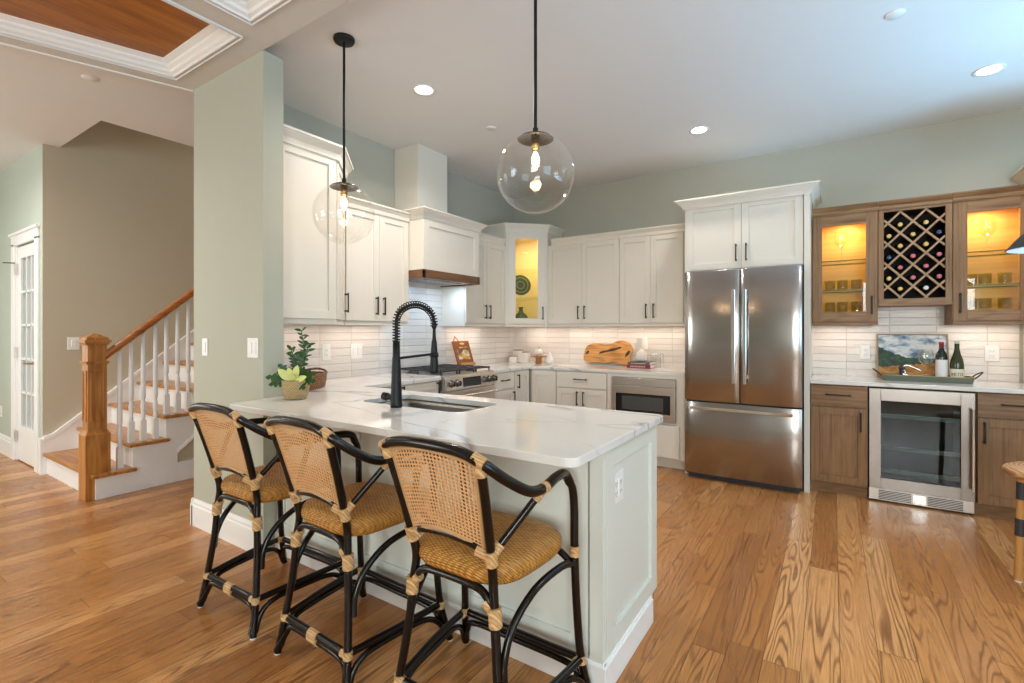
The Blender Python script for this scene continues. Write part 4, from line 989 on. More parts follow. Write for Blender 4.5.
for (x, y, z, lab) in ((1.049, -1.952, ZC, 'small white disc in the ceiling left of the right globe pendant'), (3.725, -1.943, ZC, 'white disc in the ceiling near the top right'), (-.73, -4.098, ZC, 'small white disc on the hall ceiling above the stairs')):
    m = MB(); m.lathe([(0, -.008), (.040, -.008), (.045, -.004), (.045, 0), (0, 0)], (x, y, z), 28); tag(obj('ceiling_detector', m, 'plastic'), lab, 'detector')
def pendant(x, y, z, lab, w):
    Rg = .175; c = thing('globe_pendant', lab, 'pendant light', (x, y, ZC), 0, 'glass globe pendants over the peninsula')
    m = MB(); m.lathe([(0, -.025), (.055, -.022), (.06, -.012), (.06, 0), (0, 0)], (x, y, ZC), 28); obj('canopy', m, 'black', c)
    m = MB(); m.cyl((x, y), .0075, z+Rg, ZC-.02, 12); m.cyl((x, y), .012, z+Rg+.005, z+Rg+.03, 14); obj('rod', m, 'black', c)
    a0 = math.asin(.45); prof = [(Rg*math.sin(t), -Rg*math.cos(t)) for t in [ (PI-a0)*k/32 for k in range(33)]]
    m = MB(); m.lathe(prof, (x, y, z), 48); obj('glass_globe', m, 'globe', c)
    zc = z+Rg*math.cos(a0); m = MB(); m.lathe([(0, .028), (.03, .024), (.07, .008), (.081, -.002), (.078, -.004), (.06, .002), (0, .012)], (x, y, zc), 36); obj('cap', m, plain('smoked_bronze', (.10, .09, .075), .25, .8), c)
    m = MB(); m.lathe([(0, 0), (.019, 0), (.019, -.055), (.016, -.058), (0, -.058)], (x, y, zc+.01), 20); obj('socket', m, 'brass', c)
    zb = zc-.048; m = MB(); m.lathe([(.012, 0), (.016, -.015), (.028, -.045), (.030, -.06), (.024, -.082), (.010, -.095), (0, -.097)], (x, y, zb), 24); b = obj('bulb', m, 'glass', c)
    m = MB()
    for k in range(6): a = k*PI/3; m.tube([(x+.004*math.cos(a), y+.004*math.sin(a), zb-.01), (x+.017*math.cos(a), y+.017*math.sin(a), zb-.045), (x+.006*math.cos(a), y+.006*math.sin(a), zb-.08)], .0022, 6)
    obj('filament', m, 'bulbglass', b)
    l = bpy.data.lights.new('pendant_bulb', 'POINT'); l.energy = w; l.color = (1, .72, .42); l.shadow_soft_size = .025
    lo = bpy.data.objects.new('pendant_bulb', l); COL.objects.link(lo); lo.location = (x, y, zb-.055)
pendant(1.068, -3.437, 1.988, 'clear glass globe pendant, left one, hanging near the stub wall', 1.3)
pendant(2.333, -3.383, 2.011, 'clear glass globe pendant, right one, hanging over the peninsula centre', 1.9)
# black dome pendant at the right edge
x, y, z = 4.395, -1.764, 1.72
c = thing('dome_pendant', 'black dome pendant lamp cut by the right edge of the photo', 'pendant light', (x, y, ZC))
m = MB(); m.lathe([(.205, 0), (.165, .055), (.10, .125), (.045, .165), (.03, .19), (0, .20)], (x, y, z), 40); m.lathe([(0, .19), (.03, .18), (.09, .12), (.155, .052), (.200, .001), (.205, 0)], (x, y, z), 40); obj('shade', m, [plain('black_enamel', (.015, .015, .017), .35)], c)
m = MB(); m.lathe([(0, .186), (.029, .176), (.088, .117), (.153, .049), (.199, -.001)], (x, y, z), 40); obj('shade_lining', m, 'trim', c)
m = MB(); m.cyl((x, y), .006, z+.19, ZC-.01, 10); m.cyl((x, y), .055, ZC-.02, ZC, 24); obj('rod', m, 'black', c)

# ------------------------------------------------------------------ counter stools
def cane_panel(tl, tr, bl, br, back):
    """woven cane sheet with real octagonal openings; corners are (x,z) on the leaning back plane, back(z)->y"""
    m = MB(); nu, nv = 23, 21
    def P(u, v):
        xl = bl[0]+(tl[0]-bl[0])*v; xr = br[0]+(tr[0]-br[0])*v
        zb = bl[1]+.028*math.sin(PI*u); zt = tl[1]+.022*math.sin(PI*u)
        x = xl+(xr-xl)*u; z = zb+(zt-zb)*v; return (x, back(z)-.012*math.sin(PI*u), z)
    base = {}
    vs = []; fs = []
    def vid(u, v):
        k = (round(u, 6), round(v, 6))
        if k not in base: base[k] = len(vs); vs.append(P(u, v))
        return base[k]
    for i in range(nu):
        for j in range(nv):
            u0, u1, v0, v1 = i/nu, (i+1)/nu, j/nv, (j+1)/nv; du, dv = u1-u0, v1-v0; cu, cv = (u0+u1)/2, (v0+v1)/2
            O = [vid(u0, v0), vid(u1, v0), vid(u1, v1), vid(u0, v1)]
            r = .34
            I = [vid(cu-du*r*.5, cv-dv*r), vid(cu+du*r*.5, cv-dv*r), vid(cu+du*r, cv-dv*r*.4), vid(cu+du*r, cv+dv*r*.4), vid(cu+du*r*.5, cv+dv*r), vid(cu-du*r*.5, cv+dv*r), vid(cu-du*r, cv+dv*r*.4), vid(cu-du*r, cv-dv*r*.4)]
            fs += [(O[0], O[1], I[1], I[0]), (O[1], I[2], I[1]), (O[1], O[2], I[3], I[2]), (O[2], I[4], I[3]), (O[2], O[3], I[5], I[4]), (O[3], I[6], I[5]), (O[3], O[0], I[7], I[6]), (O[0], I[0], I[7])]
    m.add(vs, fs); return m
def wrapm(m, p, q, r, seg=14):
    p, q = Vector(p), Vector(q); n = 7; pts = [p.lerp(q, k/n) for k in range(n+1)]
    m.tube(pts, lambda t: r*(.93+.06*math.sin(t*PI*n*1.0)**2), seg, raw=True); return m
def make_stool():
    t = thing('counter_stool', '', 'bar stool', (0, 0, 0), 0, 'rattan counter stools at the peninsula')
    rp = .0145
    A = dict(rf=(.223,-.235,.006), rr=(.205,-.213,.148), ar=(.168,-.186,.47), lo=(.163,-.196,.643), tp=(.190,-.285,.948), ba=(.266,-.065,.829), fb=(.236,.138,.80), fw=(.248,.178,.541), fr=(.262,.202,.157), ff=(.286,.234,.006))
    def X(k, s): a = A[k]; return Vector((a[0]*s, a[1], a[2]))
    V = Vector
    for s in (-1, 1):
        m = MB(); m.tube([X('rf', s), X('rr', s), V((s*.180, -.192, .34)), X('ar', s), V((s*.158, -.18, .56)), X('lo', s), V((s*.176, -.238, .80)), X('tp', s)], rp, 12, 5); obj('leg', m, 'pole', t, world=False)
        m = MB(); m.tube([X('ff', s), X('fr', s), V((s*.252, .186, .35)), X('fw', s), V((s*.248, .176, .68)), V((s*.246, .168, .755)), V((s*.243, .148, .79))], rp, 12, 5); obj('leg', m, 'pole', t, world=False)
        m = MB(); m.tube([X('lo', s), X('ba', s)], .0115, 10, raw=True); obj('arm_brace', m, 'pole', t, world=False)
        # side arch: front leg -> under seat -> down beside the rear leg
        m = MB(); m.tube([V((s*.247, .175, .500)), V((s*.235, .10, .512)), V((s*.215, -.03, .49)), V((s*.198, -.13, .42)), V((s*.196, -.175, .34)), V((s*.20, -.184, .27))], .0125, 10, 6); obj('side_arch', m, 'pole', t, world=False)
        m = MB()
        m.tube([V((s*.205, -.205, .150)), V((s*.24, 0, .158)), V((s*.262, .196, .160))], .0135, 10, 5)
        m.tube([V((s*.222, -.225, .02)), V((s*.214, -.195, .085)), V((s*.222, -.14, .125)), V((s*.238, 0, .132)), V((s*.254, .12, .128)), V((s*.268, .185, .09)), V((s*.282, .22, .02))], .0115, 10, 5)
        obj('foot_rail', m, 'pole', t, world=False)
        # bindings
        L_ = X('lo', s); T_ = X('tp', s); Bq = X('ba', s)
        up = (X('tp', s)-X('lo', s)).normalized(); br = (Bq-L_).normalized()
        def bind(*ws, nm='binding'):
            mm = MB()
            for w_ in ws: wrapm(mm, *w_)
            obj(nm, mm, 'wrap', t, world=False)
        bind((L_-up*.028, L_+up*.022, .021), (L_, L_+br*.045, .0165), (L_, L_+V((-s*.045, -.012, .014)), .018))
        bind((T_-up*.045, T_-up*.000, .0195), (T_+V((s*.015, .002, -.008)), T_+V((-s*.022, -.004, .008)), .019))
        bind((Bq-br*.045, Bq-br*.0, .016), (Bq+V((0, -.014, 0)), Bq+V((0, .014, 0)), .0185))
        a_ = X('ar', s); bind((a_-V((-s*.004, -.0, .035)), a_+V((0, 0, .020)), .0225), (a_, a_+V((-s*.032, -.002, .030)), .0175))
        f_ = X('fw', s); bind((f_-V((0, 0, .018)), f_+V((0, 0, .018)), .0185))
        r_ = X('rr', s); bind((r_-V((0, 0, .014)), r_+V((0, 0, .014)), .019), (r_, r_+V((-s*.03, -.002, .0)), .0165), nm='foot_binding')
        f2 = X('fr', s); bind((f2-V((0, 0, .014)), f2+V((0, 0, .014)), .019), (f2, f2+V((-s*.008, -.032, 0)), .0165), nm='foot_binding')
        for k in ('rf', 'ff'):
            m = MB(); p = X(k, s); m.lathe([(0, 0), (.012, 0), (.013, .006), (0, .006)], (p.x, p.y, 0), 12); obj('glide', m, 'glide', t, world=False)
    # top rail + arms
    half = [V((.243, .152, .785)), V((.238, .122, .822)), V((.25, .04, .832)), V((.266, -.065, .829)), V((.262, -.14, .838)), V((.238, -.215, .882)), V((.197, -.282, .940)), V((.12, -.292, .966))]
    full = [V((-p.x, p.y, p.z)) for p in half]+[V((0, -.296, .972))]+half[::-1]
    m = MB(); m.tube(full, .0165, 12, 6); obj('top_rail', m, 'pole', t, world=False)
    m = MB(); m.tube([V((-.163, -.196, .648)), V((-.09, -.205, .672)), V((0, -.208, .680)), V((.09, -.205, .672)), V((.163, -.196, .648))], .013, 10, 5); obj('lower_back_rail', m, 'pole', t, world=False)
    for (yy, zz, hw, nm) in ((-.186, .485, .165, 'rear_arch'), (.176, .49, .245, 'front_arch')):
        m = MB(); m.tube([V((-hw, yy, zz)), V((-hw*.72, yy, zz+.042)), V((-hw*.3, yy, zz+.05)), V((hw*.3, yy, zz+.05)), V((hw*.72, yy, zz+.042)), V((hw, yy, zz))], .0125, 10, 5); obj(nm, m, 'pole', t, world=False)
    for (yy, hw, nm, dz) in ((-.214, .205, 'rear_foot_rail', 0), (.203, .262, 'front_foot_rail', .006)):
        m = MB(); m.tube([V((-hw, yy, .150+dz)), V((hw, yy, .150+dz))], .0135, 10, raw=True)
        yo = yy-.022 if yy < 0 else yy+.02
        m.tube([V((-hw-.014, yo*1.03, .02)), V((-hw+.012, yy, .085)), V((-hw+.05, yy, .122)), V((0, yy, .126)), V((hw-.05, yy, .122)), V((hw-.012, yy, .085)), V((hw+.014, yo*1.03, .02))], .0115, 10, 6)
        obj(nm, m, 'pole', t, world=False)
    m = MB(); T_ = m.T; m.T = Matrix.Translation((0, -.214, .138)) @ Matrix.Diagonal((1, 1, 1.5, 1)); m.tube([V((-.028, 0, 0)), V((-.014, 0, 0)), V((0, 0, 0)), V((.014, 0, 0)), V((.028, 0, 0))], .0185, 14, raw=True); obj('rail_binding', m, 'wrap', t, world=False)
    back = lambda z: -.196-(z-.643)*(.282-.196)/(.948-.643)-.004
    fr = MB(); pts = [(-.142, .672), (-.166, .90), (-.17, .925), (-.155, .936), (0, .955), (.155, .936), (.17, .925), (.166, .90), (.142, .672), (.13, .668), (0, .695), (-.13, .668)]
    fr.tube([V((a, back(b)+.004-(.012 if abs(a) < .05 else 0), b)) for a, b in pts], .0065, 8, 4, True); obj('back_frame', fr, 'frame', t, world=False)
    cp = cane_panel((-.164, .930), (.164, .930), (-.138, .672), (.138, .672), back); o = obj('cane_back', cp, 'cane', t, world=False)
    sm = o.modifiers.new('thickness', 'SOLIDIFY'); sm.thickness = .002
    # seat
    m = MB(); n = 40; rings = []
    def outline(k, sc, z):
        a = 2*PI*k/n; ca, sa = math.cos(a), math.sin(a); e = .55
        x = math.copysign(abs(ca)**e, ca); y = math.copysign(abs(sa)**e, sa)
        hw = .205+.028*(y+1)/2-(.0)
        return (x*hw*sc, .008+y*.205*sc, z)
    zs = [(.0, .538), (.80, .536), (.95, .541), (1.0, .556), (1.012, .572), (1.0, .588), (.95, .602), (.85, .609), (.6, .609), (.3, .605), (.0, .604)]
    vs = []; idx = []
    for sc, z in zs:
        if sc == 0: idx.append([len(vs)]); vs.append((0, .008, z))
        else: idx.append(list(range(len(vs), len(vs)+n))); vs += [outline(k, sc, z) for k in range(n)]
    fs = []
    for a, b in zip(idx, idx[1:]):
        for k in range(n):
            k2 = (k+1) % n
            if len(a) == 1: fs.append((a[0], b[k2], b[k]))
            elif len(b) == 1: fs.append((a[k], a[k2], b[0]))
            else: fs.append((a[k], a[k2], b[k2], b[k]))
    m.add(vs, fs, True); obj('seat', m, 'seat', t, world=False)
    return t
st = make_stool()
st.location = (1.166, -3.915, 0); st.rotation_euler = (0, 0, .02); st['label'] = 'rattan counter stool farthest left, next to the stub wall'
dup(st, (1.801, -3.914, 0), -.033, 'rattan counter stool in the middle of the three at the peninsula')
dup(st, (2.446, -3.903, 0), -.007, 'rattan counter stool nearest the camera, by the free end of the peninsula')

# round wooden seat stool at right
c = thing('round_stool', 'round wood-topped bamboo stool cut by the right edge of the photo', 'stool', (4.43, -1.62, 0))
sxx, syy = 4.425, -1.63
m = MB(); m.lathe([(0, .535), (.17, .535), (.205, .545), (.218, .562), (.212, .578), (.19, .588), (0, .59)], (sxx, syy, 0), 40)
qm = NB('ringed_oak_seat'); pp = qm.sep(qm.pos()); xx_ = qm.math('SUBTRACT', pp[0], .06); rr_ = qm.math('SQRT', qm.math('ADD', qm.math('MULTIPLY', xx_, xx_), qm.math('MULTIPLY', pp[1], pp[1])))
bd = qm.math('SINE', qm.math('MULTIPLY', qm.math('ADD', rr_, qm.math('MULTIPLY', qm.noise(qm.pos(), 6.), .06)), 330.)); qm.base(qm.ramp(bd, [(.0, (.42, .20, .08)), (1., (.68, .42, .22))])); qm.rough(.35)
obj('seat', m, qm.m, c)
for k in range(4):
    a = math.radians(200+90*k); lx, ly = sxx+.17*math.cos(a), syy+.17*math.sin(a); fx_, fy_ = sxx+.185*math.cos(a), syy+.185*math.sin(a)
    m = MB(); m.tube([(fx_, fy_, .008), (lx, ly, .54)], .017, 12, raw=True); lg = obj('leg', m, plain('honey_bamboo', (.50, .25, .07), .35), c)
    at = lambda z: Vector((fx_, fy_, 0)).lerp(Vector((lx, ly, 0)), z/.54)+Vector((0, 0, z))
    for za in (.43, .24): m = MB(); m.tube([at(za), at(za+.09)], .0195, 12, raw=True); obj('leg_wrap', m, 'blk2', lg)
    m = MB(); m.lathe([(0, 0), (.016, 0), (.016, .01), (0, .01)], (fx_, fy_, 0), 12); obj('leg_glide', m, 'glide', lg)

# ------------------------------------------------------------------ things on the peninsula / left worktop
ZT = .9155
M['leaf'] = plain('dark_green_leaf', (.028, .085, .022), .3, var=.35, scale=20)
M['leafy'] = plain('yellow_green_leaf', (.62, .66, .22), .45, var=.2, scale=20)
def coil_mat(name, dark, mid, light, rows, cols, ey=1.):
    q = NB(name); x, y, z = q.sep(q.pos()); an = q.math('ARCTAN2', q.math('MULTIPLY', y, ey), x)
    row = q.math('MULTIPLY', z, rows); rr = q.math('FLOOR', q.math('DIVIDE', row, PI)); par = q.math('MULTIPLY_ADD', q.math('MODULO', q.math('ABSOLUTE', rr), 2.), 2., -1.)
    h = q.math('MULTIPLY', q.math('MULTIPLY_ADD', q.math('MULTIPLY', q.math('SINE', q.math('MULTIPLY', an, cols)), par), .4, .6), q.math('ABSOLUTE', q.math('SINE', row)))
    n = q.noise(q.mapv(q.pos(), (40, 40, 90)), 1., 3)
    q.base(q.ramp(q.math('MULTIPLY_ADD', n, .5, q.math('MULTIPLY', h, .6)), [(.2, dark), (.5, mid), (.85, light)])); q.rough(.6); q.bump(h, .8, .004); return q.m
M['basket'] = coil_mat('straw_basket_weave', (.26, .17, .07), (.46, .33, .15), (.60, .46, .25), 420., 26.)
px_, py_ = .862, -3.61
c = thing('potted_plant', 'leafy green plant with pale yellow leaves in a woven straw pot', 'potted plant', (px_, py_, ZT))
m = MB(); m.lathe([(0, 0), (.054, 0), (.062, .01), (.073, .06), (.076, .085), (.076, .100), (.079, .107), (.072, .112), (.069, .10), (.065, .095), (0, .095)], (px_, py_, ZT), 36); obj('woven_pot', m, 'basket', c)
cr = Vector((.834, .5515, 0)); cf = Vector((-.5515, .834, 0))
def leaf(m, base, d, L, W, droop=.3, split=0, twist=0.):
    d = Vector(d).normalized(); vw = (cf+Vector((0, 0, -.55))+cr*twist).normalized(); sd = d.cross(vw); sd = sd.normalized() if sd.length > .1 else cr; nn = sd.cross(d); n = 14 if split else 8; vs = []
    for k in range(n+1):
        t = k/n; p = Vector(base)+d*L*t-Vector((0, 0, 1))*droop*L*t*t; wv = W*math.sin(PI*min(1, t*.94+.05))**.7*(1-.2*t)
        if split and k % 3 == 2: wv *= .40
        vs += [p-sd*wv+nn*wv*.25-d*wv*.0, p, p+sd*wv+nn*wv*.25]
    fs = []
    for k in range(n): a = k*3; fs += [(a, a+1, a+4, a+3), (a+1, a+2, a+5, a+4)]
    m.add(vs, fs, True)
rg = random.Random(3)
def sp3(r, f, z): return Vector((px_, py_, ZT+.09))+cr*r+cf*f+Vector((0, 0, z))
m = MB(); stems = MB()
for (r, f, z, bend) in ((.02, .02, .30, .03), (.055, .02, .22, .0), (-.03, .02, .19, .02), (.02, .03, .17, -.01)):
    P_ = [sp3(0, 0, 0), sp3(r*.6+bend, f*.5, z*.5), sp3(r*1.2, f, z)]; stems.tube(P_, .0025, 6, 6)
    Q_ = crom(P_, 6)
    for k in range(4, len(Q_)):
        for s in (-1, 1):
            dd_ = cr*s*rg.uniform(.5, 1)+cf*rg.uniform(-.4, .3)+Vector((0, 0, rg.uniform(.1, 1.1))); leaf(m, Q_[k], dd_, rg.uniform(.036, .056), rg.uniform(.007, .011), .25, 0, rg.uniform(-.5, .5))
obj('leaf_sprigs', m, 'leaf', c); obj('stems', stems, 'leaf', c)
m = MB()
for (r, z, L, W_) in ((-1, .25, .14, .036), (-1, -.06, .125, .034), (-.5, .75, .12, .032), (1, .42, .13, .038), (1, .05, .115, .034), (.6, -.25, .09, .03), (-.8, .5, .10, .03), (.7, .8, .10, .03)):
    b_ = sp3(r*.012, -.03, .02+.02*z); leaf(m, b_, cr*r+cf*rg.uniform(-.35, .0)+Vector((0, 0, z)), L, W_, .12, 1)
obj('split_leaves', m, 'leaf', c)
m = MB()
for (r, z, L, W_) in ((-.55, .7, .10, .026), (.35, .95, .105, .026), (.05, .3, .06, .022), (.85, .35, .085, .022), (-.15, 1.1, .085, .022)):
    b_ = sp3(r*.015, -.055, .02); leaf(m, b_, cr*r+cf*(-.15)+Vector((0, 0, z)), L, W_, .1, 0)
obj('yellow_leaves', m, 'leafy', c)
M['wicker'] = coil_mat('brown_wicker', (.06, .022, .008), (.26, .11, .04), (.44, .22, .09), 260., 44.)
c = thing('wicker_tray', 'oval brown wicker tray on the worktop behind the plant', 'tray', (.41, -3.305, ZT))
m = MB(); n = 40; e = [(.285, .0), (.30, .045), (.305, .085), (.312, .09), (.30, .095), (.293, .085), (.285, .045), (.27, .012), (0, .010)]
m.T = Matrix.Translation((.41, -3.305, ZT)) @ Matrix.Rotation(math.radians(118), 4, 'Z') @ Matrix.Diagonal((.86, .52, 1, 1)); m.lathe([(0, 0)]+e, (0,0,0), 44); obj('tray_body', m, 'wicker', c)
m = MB(); m.T = Matrix.Translation((.41, -3.305, ZT)) @ Matrix.Rotation(math.radians(118), 4, 'Z') @ Matrix.Diagonal((.86, .52, 1, 1))
m.tube([(.305*math.cos(2*PI*k/40), .305*math.sin(2*PI*k/40), .095+.02*abs(math.cos(2*PI*k/40))**6) for k in range(40)], .008, 8, 1, True); obj('tray_rim', m, 'wicker', c)
# cookbook on a stand beside the range
M['bookpic'] = None
q = NB('cookbook_cover'); X_ = q.sep(q.pos('Generated')); v = q.noise(q.pos('Generated'), 4.5, 3)
q.base(q.ramp(v, [(.3, (.30, .07, .02)), (.45, (.60, .50, .42)), (.55, (.62, .28, .03)), (.68, (.12, .05, .03)), (.8, (.5, .25, .05))])); q.rough(.35)
q2 = NB('cookbook_photo'); v2 = q2.n('TexVoronoi', i_Vector=q2.pos('Generated'), i_Scale=3.2).outputs['Color']; s2 = q2.sep(v2)
q2.base(q2.ramp(s2[0], [(.1, (.72, .62, .56)), (.4, (.70, .60, .52)), (.55, (.62, .33, .04)), (.75, (.10, .05, .04)), (.9, (.30, .10, .03))])); q2.rough(.3)
c = thing('cookbook', 'orange-brown cookbook propped on a stand behind the range', 'book', (.15, -1.22, ZT))
TB = Matrix.Translation((.20, -1.355, ZT+.036)) @ Matrix.Rotation(math.radians(76), 4, 'Z') @ Matrix.Rotation(math.radians(-24), 4, 'X')
M['bookcov'] = plain('rust_book_cover', (.27, .085, .02), .4, var=.4, scale=25)
m = MB(); m.T = TB; m.box(0, .21, 0, .022, 0, .27); obj('cover', m, 'bookcov', c, .002)
m = MB(); m.T = TB; m.box(.03, .175, -.001, 0, .06, .20); obj('cover_photo', m, q2.m, c)
m = MB(); m.T = TB; m.sphere((.11, -.003, .235), .02, 16, 8, (1.6, .15, .8)); m.sphere((.10, -.003, .09), .025, 16, 8, (1.2, .15, .9)); obj('cover_motif', m, plain('mustard_print', (.70, .42, .05), .4), c)
m = MB(); m.T = TB; m.box(.01, .20, -.035, .04, -.014, -.002); m.box(.01, .20, -.035, -.028, -.002, .012); m.box(.085, .125, .024, .036, -.01, .24); m.tube([(.105, .03, .18), (.105, .105, .02)], .006, 8, raw=True)
m.tube([(.03, .03, .27), (.05, .02, .31), (.06, .02, .33)], .007, 8); m.tube([(.10, .03, .27), (.08, .02, .30), (.06, .02, .33)], .006, 8); obj('stand', m, plain('beech_stand', (.50, .22, .08), .4), c)
ZT2 = ZT
M['ceram'] = plain('white_ceramic', (.80, .76, .70), .3); M['teak'] = wood('teak', (.20, .07, .02), (.38, .16, .05), (.5, .25, .09), 2, 2., .4)
def canister(x, y, r, h, lab):
    c = thing('canister', lab, 'canister', (x, y, ZT), 0, None)
    m = MB(); m.lathe([(0, 0), (r, 0), (r, h-.012), (0, h-.012)], (x, y, ZT), 32, False); obj('jar', m, 'ceram', c, .003)
    m = MB(); m.lathe([(0, h-.012), (r*1.0, h-.012), (r*1.0, h), (0, h)], (x, y, ZT), 32, False); obj('lid', m, 'slat', c, .002)
canister(.145, -.115, .066, .155, 'tall white canister with wooden lid, at the back of the group in the corner')
canister(.165, -.27, .052, .085, 'short white canister with wooden band, lowest of the three in the corner')
canister(.305, -.20, .050, .135, 'white canister standing closest to the wooden pedestal')
c = thing('cake_pedestal', 'small wooden pedestal stand holding a white pumpkin', 'stand', (.50, -.22, ZT))
m = MB(); m.lathe([(0, 0), (.038, 0), (.04, .01), (.036, .055), (.05, .075), (.092, .078), (.095, .088), (.088, .093), (0, .09)], (.50, -.22, ZT), 32); obj('stand_body', m, 'teak', c)
c = thing('white_pumpkin', 'small white pumpkin on the wooden pedestal', 'ornament', (.50, -.22, ZT+.093))
m = MB(); seg = 40; T_ = m.T
vs = []; fs = []; nr = 12
for i in range(nr+1):
    th = PI*i/nr
    for k in range(seg):
        a = 2*PI*k/seg; rr = .058*math.sin(th)*(1-.10*abs(math.cos(4*a))**3) ; vs.append((.50+rr*math.cos(a), -.22+rr*math.sin(a), ZT+.093+.042-.044*math.cos(th)*(1-.12*math.cos(th)**8)))
for i in range(nr):
    for k in range(seg): fs.append((i*seg+k, i*seg+(k+1) % seg, (i+1)*seg+(k+1) % seg, (i+1)*seg+k))
m.add(vs, fs, True); obj('gourd', m, 'ceram', c)
m = MB(); m.tube([(.50, -.22, ZT+.17), (.502, -.22, ZT+.185), (.512, -.22, ZT+.20)], .005, 8); obj('stalk', m, 'teak', c)
m = MB(); m.lathe([(0, 0), (.038, 0), (.052, .02), (.054, .045), (.042, .075), (.026, .10), (.018, .125), (.010, .138), (0, .142)], (.668, -.25, ZT), 28); tag(obj('ceramic_pear', m, 'ceram'), 'white ceramic pear beside the wooden pedestal', 'ornament')
# live-edge olive wood board
M['olive'] = wood('olive_wood', (.22, .08, .015), (.50, .23, .05), (.62, .32, .09), 0, 1.4, .35, contrast=1.2)
import bmesh
op = [(0, .05), (.02, .015), (.08, .0), (.18, .005), (.28, .0), (.38, .012), (.47, -.012), (.53, -.018), (.57, .03), (.555, .09), (.585, .13), (.575, .18), (.54, .23), (.47, .26), (.40, .255), (.33, .225), (.25, .215), (.17, .225), (.08, .215), (.03, .19), (.005, .13)]
pp_ = [(p.x, p.y) for p in crom([Vector((a, b, 0)) for a, b in op], 4, True)]
c = thing('live_edge_board', 'irregular olive wood board leaning on the back splash', 'cutting board', (1.3, -.06, ZT))
m = MB(); m.T = Matrix.Translation((1.02, -.088, ZT+.026)) @ Matrix.Rotation(math.radians(-12), 4, 'X'); m.prism_ax(pp_, 0, .028, 'y'); bo = obj('board', m, 'olive', c, .004)
m = MB(); m.T = Matrix.Translation((1.02, -.088, ZT+.026)) @ Matrix.Rotation(math.radians(-12), 4, 'X')
ck = [(.19, .10), (.24, .115), (.30, .13), (.36, .14), (.43, .165), (.46, .185), (.44, .192), (.38, .175), (.34, .17), (.29, .15), (.24, .14), (.20, .125)]
m.prism_ax(ck, -.0015, .002, 'y'); m.prism_ax([(.50, .07), (.54, .10), (.56, .14), (.54, .15), (.51, .12)], -.0015, .002, 'y'); m.prism_ax([(.02, .09), (.05, .10), (.07, .125), (.05, .14), (.03, .12)], -.0015, .002, 'y')
obj('dark_fissure', m, plain('dark_wood_crack', (.05, .018, .008), .7), bo)
c = thing('table_lamp', 'small white ceramic table lamp standing on the books', 'lamp', (1.735, -.16, ZT+.07))
lx, ly, lz = 1.735, -.15, ZT+.072
m = MB(); m.lathe([(0, 0), (.050, 0), (.054, .008), (.056, .05), (.05, .085), (.03, .105), (.016, .115), (.014, .125), (0, .125)], (lx, ly, lz), 28); obj('lamp_base', m, 'ceram', c)
m = MB(); m.lathe([(.070, .125), (.056, .245), (.054, .245), (.068, .125)], (lx, ly, lz), 32); m.cyl((lx, ly), .004, lz+.12, lz+.20, 8); obj('lamp_shade', m, plain('linen_shade', (.82, .76, .68), .8), c)
for k, (z0, z1, colr, lab) in enumerate(((0, .036, (.28, .02, .03), 'dark red book, lower of the two under the small lamp'), (.036, .066, (.10, .09, .10), 'dark book, upper of the two under the small lamp'))):
    c = thing('book', lab, 'book', (1.78, -.2, ZT+z0)); T_ = Matrix.Translation((1.625+.01*k, -.30, ZT+z0+.0005)) @ Matrix.Rotation(math.radians(2-3*k), 4, 'Z')
    m = MB(); m.T = T_; m.box(0, .25-.012*k, 0, .003, 0, z1-z0-.001); m.box(0, .25-.012*k, .003, .2, 0, .003); m.box(0, .25-.012*k, .003, .2, z1-z0-.004, z1-z0-.001); obj('cover', m, plain('book_cloth', colr, .5), c)
    m = MB(); m.T = T_; m.box(.005, .245-.012*k, .004, .197, .003, z1-z0-.004); pg = obj('pages', m, 'ceram', c)
    m = MB(); m.T = T_
    for i in range(10): m.box(.04+i*.016, .05+i*.016, -.0008, 0, .009, z1-z0-.012)
    obj('spine_lettering', m, plain('pale_lettering', (.55, .45, .42), .5), c)
c = thing('glass_box', 'clear glass keepsake box behind the books next to the refrigerator', 'box', (1.86, -.10, ZT))
m = MB(); bx0, bx1, by0, by1, bz = 1.80, 1.93, -.12-.0, -.03, ZT+.145
m.box(bx0, bx1, by0, by0+.003, ZT, bz); m.box(bx0, bx1, by1-.003, by1, ZT, bz); m.box(bx0, bx0+.003, by0+.003, by1-.003, ZT, bz); m.box(bx1-.003, bx1, by0+.003, by1-.003, ZT, bz); obj('glass_sides', m, 'glass', c)
m = MB()
for (a, b) in ((bx0, by0), (bx1, by0), (bx0, by1), (bx1, by1)): m.box(a-.002, a+.002, b-.002, b+.002, ZT, bz)
m.box(bx0, bx1, by0-.002, by0+.002, bz-.002, bz+.002); m.box(bx0, bx1, by1-.002, by1+.002, bz-.002, bz+.002); m.box(bx0, bx1, by0-.002, by0+.002, ZT, ZT+.003); obj('metal_edges', m, 'chrome', c)

